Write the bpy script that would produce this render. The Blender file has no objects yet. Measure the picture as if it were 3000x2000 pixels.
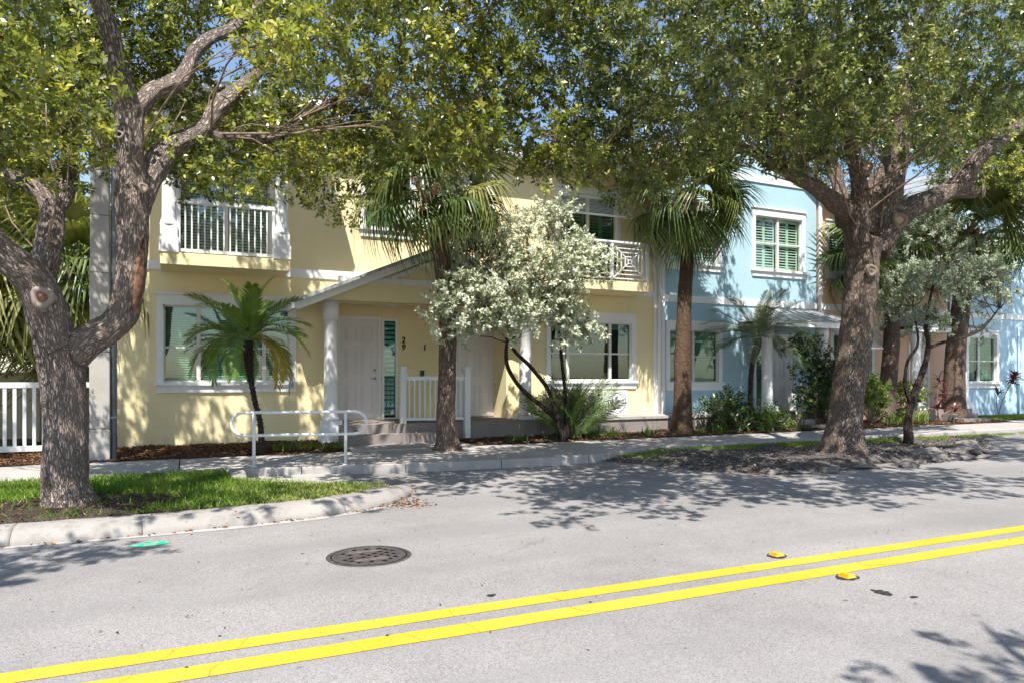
import bpy, bmesh, math, random
import numpy as np
from mathutils import Vector, Matrix, Quaternion, noise

R = math.radians
rng = np.random.default_rng(7)
random.seed(7)
scene = bpy.context.scene
col = scene.collection

# ------------------------------------------------------------------ camera
# X runs along the street, Y from the camera side towards the houses, Z up from the road
cam_d = bpy.data.cameras.new('camera')
cam = bpy.data.objects.new('camera', cam_d)
col.objects.link(cam)
cam_d.sensor_width = 36.0
cam_d.lens = 24.96
cam_d.shift_y = 0.0327
cam_d.clip_end = 2000.0
cam.location = (0, 0, 1.65)
cam.rotation_euler = (R(90), 0, R(-24.663))
scene.camera = cam

# ------------------------------------------------------------------ light
SUN_DIR = Vector((0.457, 1.0, -1.65)).normalized()      # the way the light travels
SUN_ELEV = math.asin(-SUN_DIR.z)
SUN_AZ = math.atan2(-SUN_DIR.x, -SUN_DIR.y)             # from +Y towards +X
world = bpy.data.worlds.new('World')
scene.world = world
world.use_nodes = True
wn = world.node_tree
wn.nodes.clear()
w_out = wn.nodes.new('ShaderNodeOutputWorld')
w_bg = wn.nodes.new('ShaderNodeBackground')
w_sky = wn.nodes.new('ShaderNodeTexSky')
w_sky.sky_type = 'NISHITA'
w_sky.sun_disc = False
w_sky.sun_elevation = SUN_ELEV
w_sky.sun_rotation = SUN_AZ
w_sky.air_density = 1.0
w_sky.dust_density = 0.6
w_sky.ozone_density = 1.0
w_bg.inputs['Strength'].default_value = 0.125
wn.links.new(w_sky.outputs[0], w_bg.inputs[0])
wn.links.new(w_bg.outputs[0], w_out.inputs[0])
sun_d = bpy.data.lights.new('sun', 'SUN')
sun_d.energy = 5.0
sun_d.angle = R(0.5)
sun_d.color = (1.0, 0.955, 0.88)
sun = bpy.data.objects.new('sun', sun_d)
sun.rotation_euler = SUN_DIR.to_track_quat('-Z', 'Y').to_euler()
sun.location = (-20, -40, 70)
col.objects.link(sun)
vs = scene.view_settings
vs.view_transform = 'Standard'
vs.look = 'None'
vs.exposure = 0.84
vs.gamma = 1.0
vs.use_curve_mapping = False
scene.cycles.max_bounces = 8
scene.cycles.transparent_max_bounces = 12

# ------------------------------------------------------------------ object helpers
ORG = {}

def tag(o, label=None, cat=None, group=None, kind=None):
    if label: o['label'] = label
    if cat: o['category'] = cat
    if group: o['group'] = group
    if kind: o['kind'] = kind
    return o

def thing(name, loc, label, cat, group=None):
    o = bpy.data.objects.new(name, None)
    o.empty_display_size = 0.2
    col.objects.link(o)
    o.location = loc
    ORG[o.name] = Vector(loc)
    return tag(o, label, cat, group)

def link(name, mesh, parent=None, loc=None, rot=None, scale=None):
    """One object for a mesh; loc is a world position when there is a parent with a known origin."""
    o = bpy.data.objects.new(name, mesh)
    col.objects.link(o)
    org = Vector((0, 0, 0))
    if parent is not None:
        o.parent = parent
        org = ORG[parent.name]
    if loc is not None:
        o.location = Vector(loc) - org
    if rot is not None:
        if isinstance(rot, Quaternion):
            o.rotation_mode = 'QUATERNION'
            o.rotation_quaternion = rot
        else:
            o.rotation_euler = rot
    if scale is not None:
        o.scale = scale
    ORG[o.name] = org
    return o

def np_mesh(name, V, F, mat, smooth=False):
    m = bpy.data.meshes.new(name)
    m.from_pydata([tuple(v) for v in V], [], F)
    if mat is not None: m.materials.append(mat)
    if smooth:
        m.polygons.foreach_set('use_smooth', [True] * len(m.polygons))
    m.update()
    return m

class MB:
    """Collects the faces of ONE mesh."""
    def __init__(self): self.V = []; self.F = []
    def add(self, V, F):
        n = len(self.V)
        self.V += [tuple(v) for v in V]
        self.F += [tuple(i + n for i in f) for f in F]
        return self
    def quad(self, a, b, c, d): return self.add([a, b, c, d], [(0, 1, 2, 3)])
    def box(self, x0, x1, y0, y1, z0, z1):
        x0, x1 = min(x0, x1), max(x0, x1); y0, y1 = min(y0, y1), max(y0, y1); z0, z1 = min(z0, z1), max(z0, z1)
        return self.add([(x0,y0,z0),(x1,y0,z0),(x1,y1,z0),(x0,y1,z0),(x0,y0,z1),(x1,y0,z1),(x1,y1,z1),(x0,y1,z1)],
                        [(0,3,2,1),(4,5,6,7),(0,1,5,4),(1,2,6,5),(2,3,7,6),(3,0,4,7)])
    def obox(self, c, ax, ay, az):
        """box from its centre and three half-axis vectors"""
        c, ax, ay, az = Vector(c), Vector(ax), Vector(ay), Vector(az)
        V = [c+sx*ax+sy*ay+sz*az for sz in (-1,1) for sx, sy in ((-1,-1),(1,-1),(1,1),(-1,1))]
        return self.add(V, [(0,3,2,1),(4,5,6,7),(0,1,5,4),(1,2,6,5),(2,3,7,6),(3,0,4,7)])
    def bar(self, p, q, w, d, up=(0, 0, 1)):
        p, q = Vector(p), Vector(q)
        t = (q - p); L = t.length; t.normalize()
        s = t.cross(Vector(up))
        if s.length < 1e-4: s = t.cross(Vector((0, 1, 0)))
        s.normalize(); u = s.cross(t)
        return self.obox((p+q)/2, t*L/2, s*w/2, u*d/2)
    def tube(self, pts, rad, n=8, caps=True):
        pts = [Vector(p) for p in pts]
        if not hasattr(rad, '__len__'): rad = [rad] * len(pts)
        base = len(self.V)
        t0 = (pts[1]-pts[0]).normalized()
        s = t0.cross(Vector((0, 0, 1)))
        if s.length < 0.05: s = t0.cross(Vector((0, 1, 0)))
        s.normalize()
        for i, p in enumerate(pts):
            t = (pts[min(i+1, len(pts)-1)] - pts[max(i-1, 0)]).normalized()
            s = (s - t*s.dot(t)).normalized()
            b = t.cross(s)
            for k in range(n):
                a = 2*math.pi*k/n
                self.V.append(tuple(p + (s*math.cos(a) + b*math.sin(a))*rad[i]))
        for i in range(len(pts)-1):
            for k in range(n):
                a0 = base+i*n+k; a1 = base+i*n+(k+1) % n
                self.F.append((a0, a1, a1+n, a0+n))
        if caps:
            self.F.append(tuple(base+k for k in reversed(range(n))))
            self.F.append(tuple(base+(len(pts)-1)*n+k for k in range(n)))
        return self
    def lathe(self, c, prof, n=20):
        c = Vector(c); base = len(self.V)
        for r, z in prof:
            for k in range(n):
                a = 2*math.pi*k/n
                self.V.append((c.x+r*math.cos(a), c.y+r*math.sin(a), c.z+z))
        for i in range(len(prof)-1):
            for k in range(n):
                a0 = base+i*n+k; a1 = base+i*n+(k+1) % n
                self.F.append((a0, a1, a1+n, a0+n))
        self.F.append(tuple(base+k for k in reversed(range(n))))
        self.F.append(tuple(base+(len(prof)-1)*n+k for k in range(n)))
        return self
    def prism(self, poly, axis, a, b):
        """polygon [(u, v)] pushed along an axis: 'y' gives (u, y, v), 'x' gives (x, u, v), 'z' gives (u, v, z)"""
        f = {'y': lambda u, v, t: (u, t, v), 'x': lambda u, v, t: (t, u, v), 'z': lambda u, v, t: (u, v, t)}[axis]
        n = len(poly)
        V = [f(u, v, a) for u, v in poly] + [f(u, v, b) for u, v in poly]
        F = [tuple(range(n)), tuple(reversed(range(n, 2*n)))]
        F += [(i, (i+1) % n + 0, (i+1) % n + n, i+n)[::-1] for i in range(n)]
        return self.add(V, F)
    def mesh(self, name, mat, smooth=False, org=None):
        V = self.V
        if org is not None: V = [(v[0]-org[0], v[1]-org[1], v[2]-org[2]) for v in V]
        m = np_mesh(name, V, self.F, mat, smooth)
        bm = bmesh.new(); bm.from_mesh(m)
        bmesh.ops.recalc_face_normals(bm, faces=bm.faces[:])
        bm.to_mesh(m); bm.free()
        return m
    def build(self, name, mat, parent=None, smooth=False):
        org = ORG[parent.name] if parent is not None else None
        m = self.mesh(name, mat, smooth, org)
        o = link(name, m, parent)
        if smooth == 'auto' or smooth:
            pass
        return o

def bevel(o, w=0.01, seg=2):
    b = o.modifiers.new('bevel', 'BEVEL'); b.width = w; b.segments = seg; b.limit_method = 'ANGLE'
    return o

def catmull(pts, step=0.12):
    """smooth path through (x, y, z, r) points"""
    P = [np.array(p, float) for p in pts]
    P = [2*P[0]-P[1]] + P + [2*P[-1]-P[-2]]
    out = []
    for i in range(1, len(P)-2):
        n = max(2, int(np.linalg.norm(P[i+1][:3]-P[i][:3])/step))
        for k in range(n):
            t = k/n
            out.append(0.5*((2*P[i]) + (-P[i-1]+P[i+1])*t + (2*P[i-1]-5*P[i]+4*P[i+1]-P[i+2])*t*t + (-P[i-1]+3*P[i]-3*P[i+1]+P[i+2])*t**3))
    out.append(P[-2])
    return out

# ------------------------------------------------------------------ material helpers
class NT:
    def __init__(self, name):
        self.m = bpy.data.materials.new(name)
        self.m.use_nodes = True
        self.t = self.m.node_tree
        self.t.nodes.clear()
        self.out = self.t.nodes.new('ShaderNodeOutputMaterial')
    def n(self, typ, **kw):
        x = self.t.nodes.new('ShaderNode' + typ)
        for k, v in kw.items():
            if k in x.inputs.keys() if hasattr(x.inputs, 'keys') else False: x.inputs[k].default_value = v
            else: setattr(x, k, v)
        return x
    def l(self, a, b): self.t.links.new(a, b)
    def coord(self, kind='Object', scale=(1, 1, 1)):
        c = self.n('TexCoord'); mp = self.n('Mapping')
        mp.inputs['Scale'].default_value = scale
        self.l(c.outputs[kind], mp.inputs[0])
        return mp.outputs[0]
    def noise(self, vec, scale, detail=4, rough=0.55, out='Fac'):
        x = self.n('TexNoise'); x.inputs['Scale'].default_value = scale; x.inputs['Detail'].default_value = detail; x.inputs['Roughness'].default_value = rough
        if vec is not None: self.l(vec, x.inputs['Vector'])
        return x.outputs[out]
    def voro(self, vec, scale, feature='F1', out='Distance', rnd=1.0):
        x = self.n('TexVoronoi'); x.feature = feature; x.inputs['Scale'].default_value = scale; x.inputs['Randomness'].default_value = rnd
        self.l(vec, x.inputs['Vector'])
        return x.outputs[out]
    def ramp(self, fac, stops, interp='LINEAR'):
        x = self.n('ValToRGB'); x.color_ramp.interpolation = interp
        e = x.color_ramp.elements
        while len(e) < len(stops): e.new(0.5)
        for s, (p, c) in zip(e, stops):
            s.position = p; s.color = (c[0], c[1], c[2], 1) if hasattr(c, '__len__') else (c, c, c, 1)
        self.l(fac, x.inputs[0])
        return x.outputs[0]
    def mix(self, fac, a, b, mode='MIX'):
        x = self.n('Mix'); x.data_type = 'RGBA'; x.blend_type = mode
        if hasattr(fac, 'default_value'): self.l(fac, x.inputs[0])
        else: x.inputs[0].default_value = fac
        for v, i in ((a, 6), (b, 7)):
            if hasattr(v, 'default_value'): self.l(v, x.inputs[i])
            else: x.inputs[i].default_value = (v[0], v[1], v[2], 1)
        return x.outputs[2]
    def math(self, op, a, b=0.0):
        x = self.n('Math'); x.operation = op
        for v, i in ((a, 0), (b, 1)):
            if hasattr(v, 'default_value'): self.l(v, x.inputs[i])
            else: x.inputs[i].default_value = v
        return x.outputs[0]
    def bump(self, h, strength=0.3, dist=0.01, normal=None):
        x = self.n('Bump'); x.inputs['Strength'].default_value = strength; x.inputs['Distance'].default_value = dist
        self.l(h, x.inputs['Height'])
        if normal is not None: self.l(normal, x.inputs['Normal'])
        return x.outputs[0]
    def pbr(self, color, rough=0.7, spec=0.3, metal=0.0, normal=None):
        b = self.n('BsdfPrincipled')
        if hasattr(color, 'default_value'): self.l(color, b.inputs['Base Color'])
        else: b.inputs['Base Color'].default_value = (*color, 1)
        if hasattr(rough, 'default_value'): self.l(rough, b.inputs['Roughness'])
        else: b.inputs['Roughness'].default_value = rough
        b.inputs['Specular IOR Level'].default_value = spec
        b.inputs['Metallic'].default_value = metal
        if normal is not None: self.l(normal, b.inputs['Normal'])
        self.l(b.outputs[0], self.out.inputs[0])
        return b

def mat_plain(name, c, rough=0.6, spec=0.3, var=0.08, scale=6.0, metal=0.0, bump=0.0, bscale=120):
    t = NT(name); v = t.coord()
    k = t.noise(v, scale, 5)
    lo = tuple(x*(1-var*1.6) for x in c); hi = tuple(min(1, x*(1+var)) for x in c)
    cc = t.ramp(k, [(0.3, lo), (0.7, hi)])
    nb = t.bump(t.noise(v, bscale, 3), bump, 0.004) if bump else None
    t.pbr(cc, rough, spec, metal, nb)
    return t.m

def mat_stucco(name, c):
    t = NT(name); v = t.coord()
    big = t.noise(v, 0.7, 4); fine = t.noise(v, 22, 6, 0.65)
    cc = t.ramp(big, [(0.3, tuple(x*0.93 for x in c)), (0.7, c)])
    streak = t.noise(t.coord(scale=(5, 5, 0.35)), 1.0, 4)
    cc = t.mix(t.ramp(streak, [(0.52, 0.0), (0.85, 0.30)]), cc, tuple(x*0.80 for x in c))
    h = t.math('ADD', t.math('MULTIPLY', t.noise(v, 60, 4), 0.5), fine)
    sz = t.n('SeparateXYZ'); t.l(v, sz.inputs[0])
    low = t.math('MULTIPLY', t.ramp(sz.outputs[2], [(0.0, 1.0), (0.9, 0.0)]), t.noise(v, 4.0, 5, 0.7))
    cc = t.mix(t.ramp(low, [(0.25, 0.0), (0.7, 0.5)]), cc, (c[0]*0.55, c[1]*0.55, c[2]*0.6))
    t.pbr(cc, 0.85, 0.2, 0, t.bump(h, 0.7, 0.014))
    return t.m

def mat_trim(name, c=(0.78, 0.78, 0.78), rough=0.5):
    t = NT(name); v = t.coord()
    g = t.noise(v, 2.3, 5); d = t.noise(t.coord(scale=(9, 9, 1.2)), 1.0, 5)
    cc = t.ramp(g, [(0.3, tuple(x*0.95 for x in c)), (0.75, c)])
    cc = t.mix(t.ramp(d, [(0.58, 0.0), (0.9, 0.45)]), cc, (c[0]*0.66, c[1]*0.65, c[2]*0.60))
    t.pbr(cc, rough, 0.35)
    return t.m

def mat_asphalt():
    t = NT('asphalt'); v = t.coord()
    big = t.noise(v, 0.33, 5, 0.6); mid = t.noise(v, 2.2, 5, 0.6)
    fine = t.noise(v, 95, 3, 0.7); stone = t.voro(v, 120, out='Color'); sd = t.voro(v, 120)
    base = t.ramp(big, [(0.28, (0.205, 0.193, 0.189)), (0.72, (0.318, 0.299, 0.293))])
    base = t.mix(t.ramp(mid, [(0.35, 0.0), (0.75, 0.35)]), base, (0.345, 0.329, 0.323))
    bw = t.n('RGBToBW'); t.l(stone, bw.inputs[0])
    sp = t.ramp(bw.outputs[0], [(0.12, 0.62), (0.5, 1.0), (0.9, 1.28)])
    base = t.mix(0.85, base, sp, 'MULTIPLY')
    base = t.mix(t.ramp(fine, [(0.30, 0.40), (0.44, 0.0)]), base, (0.12, 0.115, 0.11))
    # long wheel-worn bands along the lane, small dark drops, hairline cracks
    lane = t.noise(t.coord(scale=(0.08, 1.1, 1)), 1.0, 3)
    base = t.mix(t.ramp(lane, [(0.45, 0.0), (0.66, 0.55)]), base, (0.20, 0.192, 0.19))
    spot = t.voro(t.coord(scale=(1.0, 1.4, 1)), 1.9)
    smask = t.math('MULTIPLY', t.ramp(spot, [(0.030, 1.0), (0.055, 0.0)]), t.ramp(t.noise(v, 1.3, 2), [(0.5, 0.0), (0.58, 1.0)]))
    base = t.mix(t.math('MULTIPLY', smask, 0.75), base, (0.06, 0.058, 0.056))
    wob = t.mix(0.16, v, t.noise(v, 3.0, 4, out='Color'), 'ADD')
    crack = t.voro(wob, 0.42, 'DISTANCE_TO_EDGE')
    cm = t.math('MULTIPLY', t.ramp(crack, [(0.0, 1.0), (0.006, 0.0)]), t.ramp(t.noise(v, 0.5, 2), [(0.56, 0.0), (0.66, 1.0)]))
    base = t.mix(t.math('MULTIPLY', cm, 0.35), base, (0.09, 0.088, 0.085))
    t.pbr(base, 0.88, 0.25, 0, t.bump(t.math('ADD', sd, fine), 0.55, 0.006))
    return t.m

def mat_concrete(name, c, dark=0.6, stain=0.5):
    t = NT(name); v = t.coord()
    big = t.noise(v, 1.1, 6, 0.6); fine = t.noise(v, 70, 4, 0.6); st = t.noise(v, 3.5, 6, 0.7)
    cc = t.ramp(big, [(0.28, tuple(x*0.78 for x in c)), (0.72, c)])
    cc = t.mix(t.ramp(st, [(0.50, 0.0), (0.78, stain)]), cc, tuple(x*dark for x in c))
    cc = t.mix(t.ramp(fine, [(0.30, 0.35), (0.5, 0.0)]), cc, tuple(x*0.5 for x in c))
    t.pbr(cc, 0.88, 0.2, 0, t.bump(t.math('ADD', fine, t.math('MULTIPLY', st, 2.0)), 0.5, 0.008))
    return t.m

def mat_bark(name, c_hi, c_lo, scale=1.0, use_attr=True, warm=None):
    t = NT(name)
    if use_attr:
        a = t.n('Attribute'); a.attribute_name = 'bark'; v = a.outputs['Vector']
    else:
        v = t.coord(scale=(1, 1, 0.28))
    wob = t.mix(0.07, v, t.noise(v, 22*scale, 4, out='Color'), 'ADD')
    crk = t.voro(wob, 48*scale, 'DISTANCE_TO_EDGE'); cell = t.voro(wob, 48*scale, out='Color')
    fine = t.noise(v, 90*scale, 4, 0.7); big = t.noise(v, 2.4*scale, 4)
    bw = t.n('RGBToBW'); t.l(cell, bw.inputs[0])
    cc = t.ramp(bw.outputs[0], [(0.2, tuple(x*0.62 for x in c_hi)), (0.8, c_hi)])
    cc = t.mix(t.ramp(fine, [(0.35, 0.55), (0.6, 0.0)]), cc, c_lo)
    cc = t.mix(t.ramp(crk, [(0.03, 0.95), (0.24, 0.0)]), cc, c_lo)
    lich = t.noise(v, 7*scale, 5, 0.7)
    cc = t.mix(t.ramp(lich, [(0.60, 0.0), (0.72, 0.45)]), cc, tuple(min(1, x*1.25+0.03) for x in c_hi))
    cc = t.mix(t.ramp(big, [(0.35, 0.65), (0.62, 0.0)]), cc, warm or tuple(x*0.55 for x in c_hi))
    h = t.math('ADD', t.ramp(crk, [(0.0, 0.0), (0.22, 1.0)]), t.math('MULTIPLY', fine, 0.45))
    t.pbr(cc, 0.9, 0.15, 0, t.bump(h, 1.0, 0.034))
    return t.m

def mat_leaf(name, stops, trans=0.35, rough=0.42, spec=0.45, tcol=(1.25, 1.35, 0.55)):
    """leaf colour picked per leaf from 'tint'; thin enough for light to come through"""
    t = NT(name)
    a = t.n('Attribute'); a.attribute_name = 'tint'
    cc = t.ramp(a.outputs['Fac'], stops)
    b = t.n('BsdfPrincipled'); t.l(cc, b.inputs['Base Color'])
    b.inputs['Roughness'].default_value = rough; b.inputs['Specular IOR Level'].default_value = spec
    tr = t.n('BsdfTranslucent')
    t.l(t.mix(1.0, cc, tcol, 'MULTIPLY'), tr.inputs[0])
    m = t.n('MixShader'); m.inputs[0].default_value = trans
    t.l(b.outputs[0], m.inputs[1]); t.l(tr.outputs[0], m.inputs[2]); t.l(m.outputs[0], t.out.inputs[0])
    return t.m

def mat_frond(name, c, c2, trans=0.3, rough=0.4):
    t = NT(name); v = t.coord()
    oi = t.n('ObjectInfo')
    cc = t.mix(oi.outputs['Random'], c, c2)
    cc = t.mix(t.ramp(t.noise(v, 9, 3), [(0.4, 0.0), (0.75, 0.5)]), cc, tuple(x*0.6 for x in c))
    b = t.n('BsdfPrincipled'); t.l(cc, b.inputs['Base Color'])
    b.inputs['Roughness'].default_value = rough; b.inputs['Specular IOR Level'].default_value = 0.5
    tr = t.n('BsdfTranslucent'); t.l(t.mix(1.0, cc, (1.3, 1.3, 0.5), 'MULTIPLY'), tr.inputs[0])
    m = t.n('MixShader'); m.inputs[0].default_value = trans
    t.l(b.outputs[0], m.inputs[1]); t.l(tr.outputs[0], m.inputs[2]); t.l(m.outputs[0], t.out.inputs[0])
    return t.m

def mat_glass(name, tint, rough=0.02, ior=1.55):
    t = NT(name)
    lw = t.n('LayerWeight'); lw.inputs['Blend'].default_value = 0.5
    nb = t.bump(t.noise(t.coord(), 1.3, 2), 0.05, 0.02)
    gl = t.n('BsdfGlossy'); gl.inputs['Roughness'].default_value = rough; t.l(nb, gl.inputs['Normal'])
    tp = t.n('BsdfTransparent'); tp.inputs[0].default_value = (*tint, 1)
    m = t.n('MixShader')
    t.l(t.math('MINIMUM', t.math('ADD', t.math('MULTIPLY', t.math('POWER', lw.outputs['Facing'], 5.0), 0.9), 0.10), 1.0), m.inputs[0])
    t.l(tp.outputs[0], m.inputs[1]); t.l(gl.outputs[0], m.inputs[2]); t.l(m.outputs[0], t.out.inputs[0])
    return t.m

def mat_soil(name, c1, c2, scale=9.0):
    t = NT(name); v = t.coord()
    a = t.noise(v, scale, 7, 0.68); b = t.voro(v, scale*6, out='Color')
    bw = t.n('RGBToBW'); t.l(b, bw.inputs[0])
    cc = t.ramp(a, [(0.3, c1), (0.7, c2)])
    cc = t.mix(0.7, cc, t.ramp(bw.outputs[0], [(0.1, 0.35), (0.9, 1.35)]), 'MULTIPLY')
    t.pbr(cc, 0.95, 0.1, 0, t.bump(t.math('ADD', a, t.voro(v, scale*6)), 0.9, 0.03))
    return t.m

def mat_metal_roof():
    t = NT('roof metal'); v = t.coord()
    st = t.noise(t.coord(scale=(6, 1, 1)), 1.5, 6, 0.7)
    cc = t.ramp(st, [(0.3, (0.26, 0.27, 0.285)), (0.7, (0.50, 0.51, 0.52))])
    t.pbr(cc, 0.45, 0.4, 0.25)
    return t.m

def mat_paint_line():
    t = NT('yellow road paint'); v = t.coord()
    a = t.noise(v, 1.1, 4)
    cc = t.ramp(a, [(0.3, (0.60, 0.35, 0.018)), (0.7, (0.68, 0.43, 0.045))])
    wob = t.mix(0.05, v, t.noise(v, 14, 3, out='Color'), 'ADD')
    sx = t.n('SeparateXYZ'); t.l(wob, sx.inputs[0])
    cell = t.noise(v, 0.9, 1)
    k = t.math('FRACT', t.math('ADD', t.math('MULTIPLY', sx.outputs[0], 1.9), t.math('MULTIPLY', cell, 3.0)))
    cc = t.mix(t.ramp(k, [(0.0, 0.9), (0.022, 0.0)]), cc, (0.20, 0.13, 0.025))
    wear = t.noise(v, 55, 4, 0.7)
    cc = t.mix(t.ramp(wear, [(0.36, 0.8), (0.44, 0.0)]), cc, (0.34, 0.24, 0.06))
    dirt = t.noise(v, 3.0, 5)
    cc = t.mix(t.ramp(dirt, [(0.58, 0.0), (0.8, 0.35)]), cc, (0.44, 0.24, 0.012))
    t.pbr(cc, 0.7, 0.3, 0, t.bump(t.math('ADD', wear, t.voro(v, 70)), 0.5, 0.004))
    return t.m

def mat_fade(name, c, thresh, scale, under=(0.29, 0.28, 0.275)):
    """thin worn paint: patches of bare asphalt show"""
    t = NT(name); v = t.coord()
    a = t.noise(v, scale, 6, 0.7)
    cc = t.mix(t.ramp(a, [(thresh-0.04, 1.0), (thresh+0.04, 0.0)]), c, under)
    t.pbr(cc, 0.85, 0.2, 0, t.bump(t.voro(v, 70), 0.4, 0.004))
    return t.m

M = {}
M['asphalt'] = mat_asphalt()
M['yellow_wall'] = mat_stucco('yellow stucco', (0.84, 0.71, 0.425))
M['blue_wall'] = mat_stucco('blue stucco', (0.385, 0.56, 0.65))
M['peach_wall'] = mat_stucco('peach stucco', (0.74, 0.50, 0.35))
M['pale_wall'] = mat_stucco('pale blue stucco', (0.46, 0.64, 0.75))
M['trim'] = mat_trim('white trim')
M['vinyl'] = mat_trim('white vinyl', (0.74, 0.74, 0.74), 0.4)
M['cream'] = mat_trim('cream vinyl', (0.78, 0.68, 0.47), 0.5)
M['frame'] = mat_plain('window frame', (0.66, 0.64, 0.60), 0.45, 0.4, 0.04)
M['door'] = mat_plain('door paint', (0.72, 0.68, 0.68), 0.4, 0.4, 0.03, 2)
M['glass'] = mat_glass('window glass', (0.64, 0.80, 0.73))
M['glass_clear'] = mat_glass('clear window glass', (0.86, 0.93, 0.885))
M['glass_teal'] = mat_glass('sidelight glass', (0.55, 0.86, 0.84))
M['blind'] = mat_plain('blind slat', (0.74, 0.75, 0.72), 0.6, 0.3, 0.04)
M['shutter'] = mat_plain('shutter louvre', (0.78, 0.85, 0.80), 0.5, 0.35, 0.04)
M['shutter_green'] = mat_plain('green shutter louvre', (0.10, 0.33, 0.19), 0.5, 0.35, 0.06)
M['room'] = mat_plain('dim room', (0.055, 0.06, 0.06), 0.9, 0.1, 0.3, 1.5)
M['roof'] = mat_metal_roof()
M['concrete'] = mat_concrete('sidewalk concrete', (0.44, 0.41, 0.385), 0.48, 0.7)
M['kerb'] = mat_concrete('kerb concrete', (0.36, 0.335, 0.312), 0.38, 0.9)
M['gutter'] = mat_concrete('gutter concrete', (0.43, 0.41, 0.385), 0.62, 0.5)
M['pole'] = mat_concrete('pole concrete', (0.46, 0.43, 0.40), 0.72, 0.4)
M['step'] = mat_concrete('porch concrete', (0.285, 0.245, 0.228), 0.62, 0.6)
M['grey_metal'] = mat_plain('grey conduit', (0.20, 0.23, 0.27), 0.45, 0.4, 0.12, 8)
M['black_metal'] = mat_plain('black iron', (0.012, 0.012, 0.013), 0.4, 0.5, 0.2)
M['nickel'] = mat_plain('satin nickel', (0.42, 0.40, 0.37), 0.3, 0.5, 0.05, metal=0.9)
M['iron'] = mat_plain('cast iron', (0.072, 0.064, 0.062), 0.6, 0.4, 0.35, 14, bump=0.5, bscale=160)
M['rust'] = mat_plain('rusty plate', (0.135, 0.10, 0.092), 0.7, 0.3, 0.3, 20, bump=0.5, bscale=160)
M['dark_hole'] = mat_plain('dark pit', (0.010, 0.009, 0.008), 0.9, 0.1, 0.2)
M['line'] = mat_paint_line()
M['green_paint'] = mat_fade('green spray paint', (0.012, 0.42, 0.24), 0.46, 16)
M['rpm'] = mat_plain('yellow marker', (0.62, 0.39, 0.03), 0.35, 0.5, 0.06)
M['rpm_lens'] = mat_plain('amber lens', (0.62, 0.24, 0.01), 0.15, 0.6, 0.05)
M['tar'] = mat_plain('bitumen', (0.035, 0.034, 0.033), 0.75, 0.3, 0.3, 30, bump=0.4)
M['plastic_black'] = mat_plain('black plastic', (0.015, 0.015, 0.016), 0.35, 0.5, 0.1)
M['plastic_white'] = mat_plain('white plastic', (0.75, 0.75, 0.74), 0.4, 0.4, 0.03)
M['oak_bark'] = mat_bark('oak bark', (0.60, 0.505, 0.455), (0.125, 0.097, 0.082), 0.9, warm=(0.36, 0.28, 0.235))
M['oak_bark_warm'] = mat_bark('brown oak bark', (0.50, 0.405, 0.345), (0.105, 0.078, 0.062), 0.9, warm=(0.25, 0.185, 0.143))
M['cut_wood'] = mat_plain('cut wood', (0.46, 0.31, 0.21), 0.85, 0.1, 0.25, 22, bump=0.4)
M['scar'] = mat_plain('bare reddish wood', (0.21, 0.115, 0.075), 0.85, 0.1, 0.4, 18, bump=0.6)
M['twig'] = mat_plain('twig', (0.24, 0.175, 0.13), 0.9, 0.1, 0.3, 12)
M['dark_bark'] = mat_bark('dark bark', (0.16, 0.12, 0.10), (0.025, 0.02, 0.017), 0.9)
M['palm_bark'] = mat_bark('palm trunk', (0.43, 0.315, 0.245), (0.09, 0.06, 0.044), 0.6)
M['palm_ring'] = mat_bark('ringed palm trunk', (0.36, 0.24, 0.16), (0.075, 0.047, 0.03), 0.6)
M['boot'] = mat_plain('dry palm boot', (0.33, 0.15, 0.075), 0.9, 0.1, 0.4, 10, bump=0.5)
M['leaf_oak'] = mat_leaf('live oak leaf', [(0.0, (0.040, 0.062, 0.012)), (0.35, (0.135, 0.165, 0.026)), (0.70, (0.30, 0.325, 0.055)), (1.0, (0.56, 0.51, 0.11))], 0.34, 0.32, 0.6)
M['leaf_oak_blue'] = mat_leaf('dark live oak leaf', [(0.0, (0.035, 0.058, 0.018)), (0.38, (0.120, 0.158, 0.045)), (0.75, (0.27, 0.305, 0.090)), (1.0, (0.52, 0.50, 0.16))], 0.30, 0.32, 0.6)
M['leaf_silver'] = mat_leaf('silver leaf', [(0.0, (0.22, 0.27, 0.14)), (0.40, (0.50, 0.53, 0.39)), (1.0, (0.76, 0.77, 0.65))], 0.2, 0.45, 0.4, (1.0, 1.1, 0.6))
M['leaf_silver_dim'] = mat_leaf('grey green leaf', [(0.0, (0.12, 0.16, 0.09)), (0.5, (0.28, 0.33, 0.23)), (1.0, (0.50, 0.54, 0.44))], 0.25, 0.5, 0.35, (1.0, 1.1, 0.6))
M['leaf_dark'] = mat_leaf('dark glossy leaf', [(0.0, (0.015, 0.035, 0.010)), (0.6, (0.045, 0.085, 0.020)), (1.0, (0.12, 0.18, 0.035))], 0.3, 0.35, 0.5)
M['leaf_mid'] = mat_leaf('mid green leaf', [(0.0, (0.025, 0.06, 0.012)), (0.6, (0.07, 0.14, 0.024)), (1.0, (0.20, 0.29, 0.05))], 0.4, 0.4, 0.45)
M['leaf_lime'] = mat_leaf('lime leaf', [(0.0, (0.06, 0.11, 0.02)), (0.6, (0.15, 0.23, 0.035)), (1.0, (0.33, 0.40, 0.08))], 0.4, 0.4, 0.4)
M['leaf_red'] = mat_leaf('maroon leaf', [(0.0, (0.025, 0.008, 0.012)), (0.6, (0.095, 0.022, 0.03)), (1.0, (0.22, 0.06, 0.05))], 0.3, 0.35, 0.5, (1.4, 0.6, 0.6))
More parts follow.
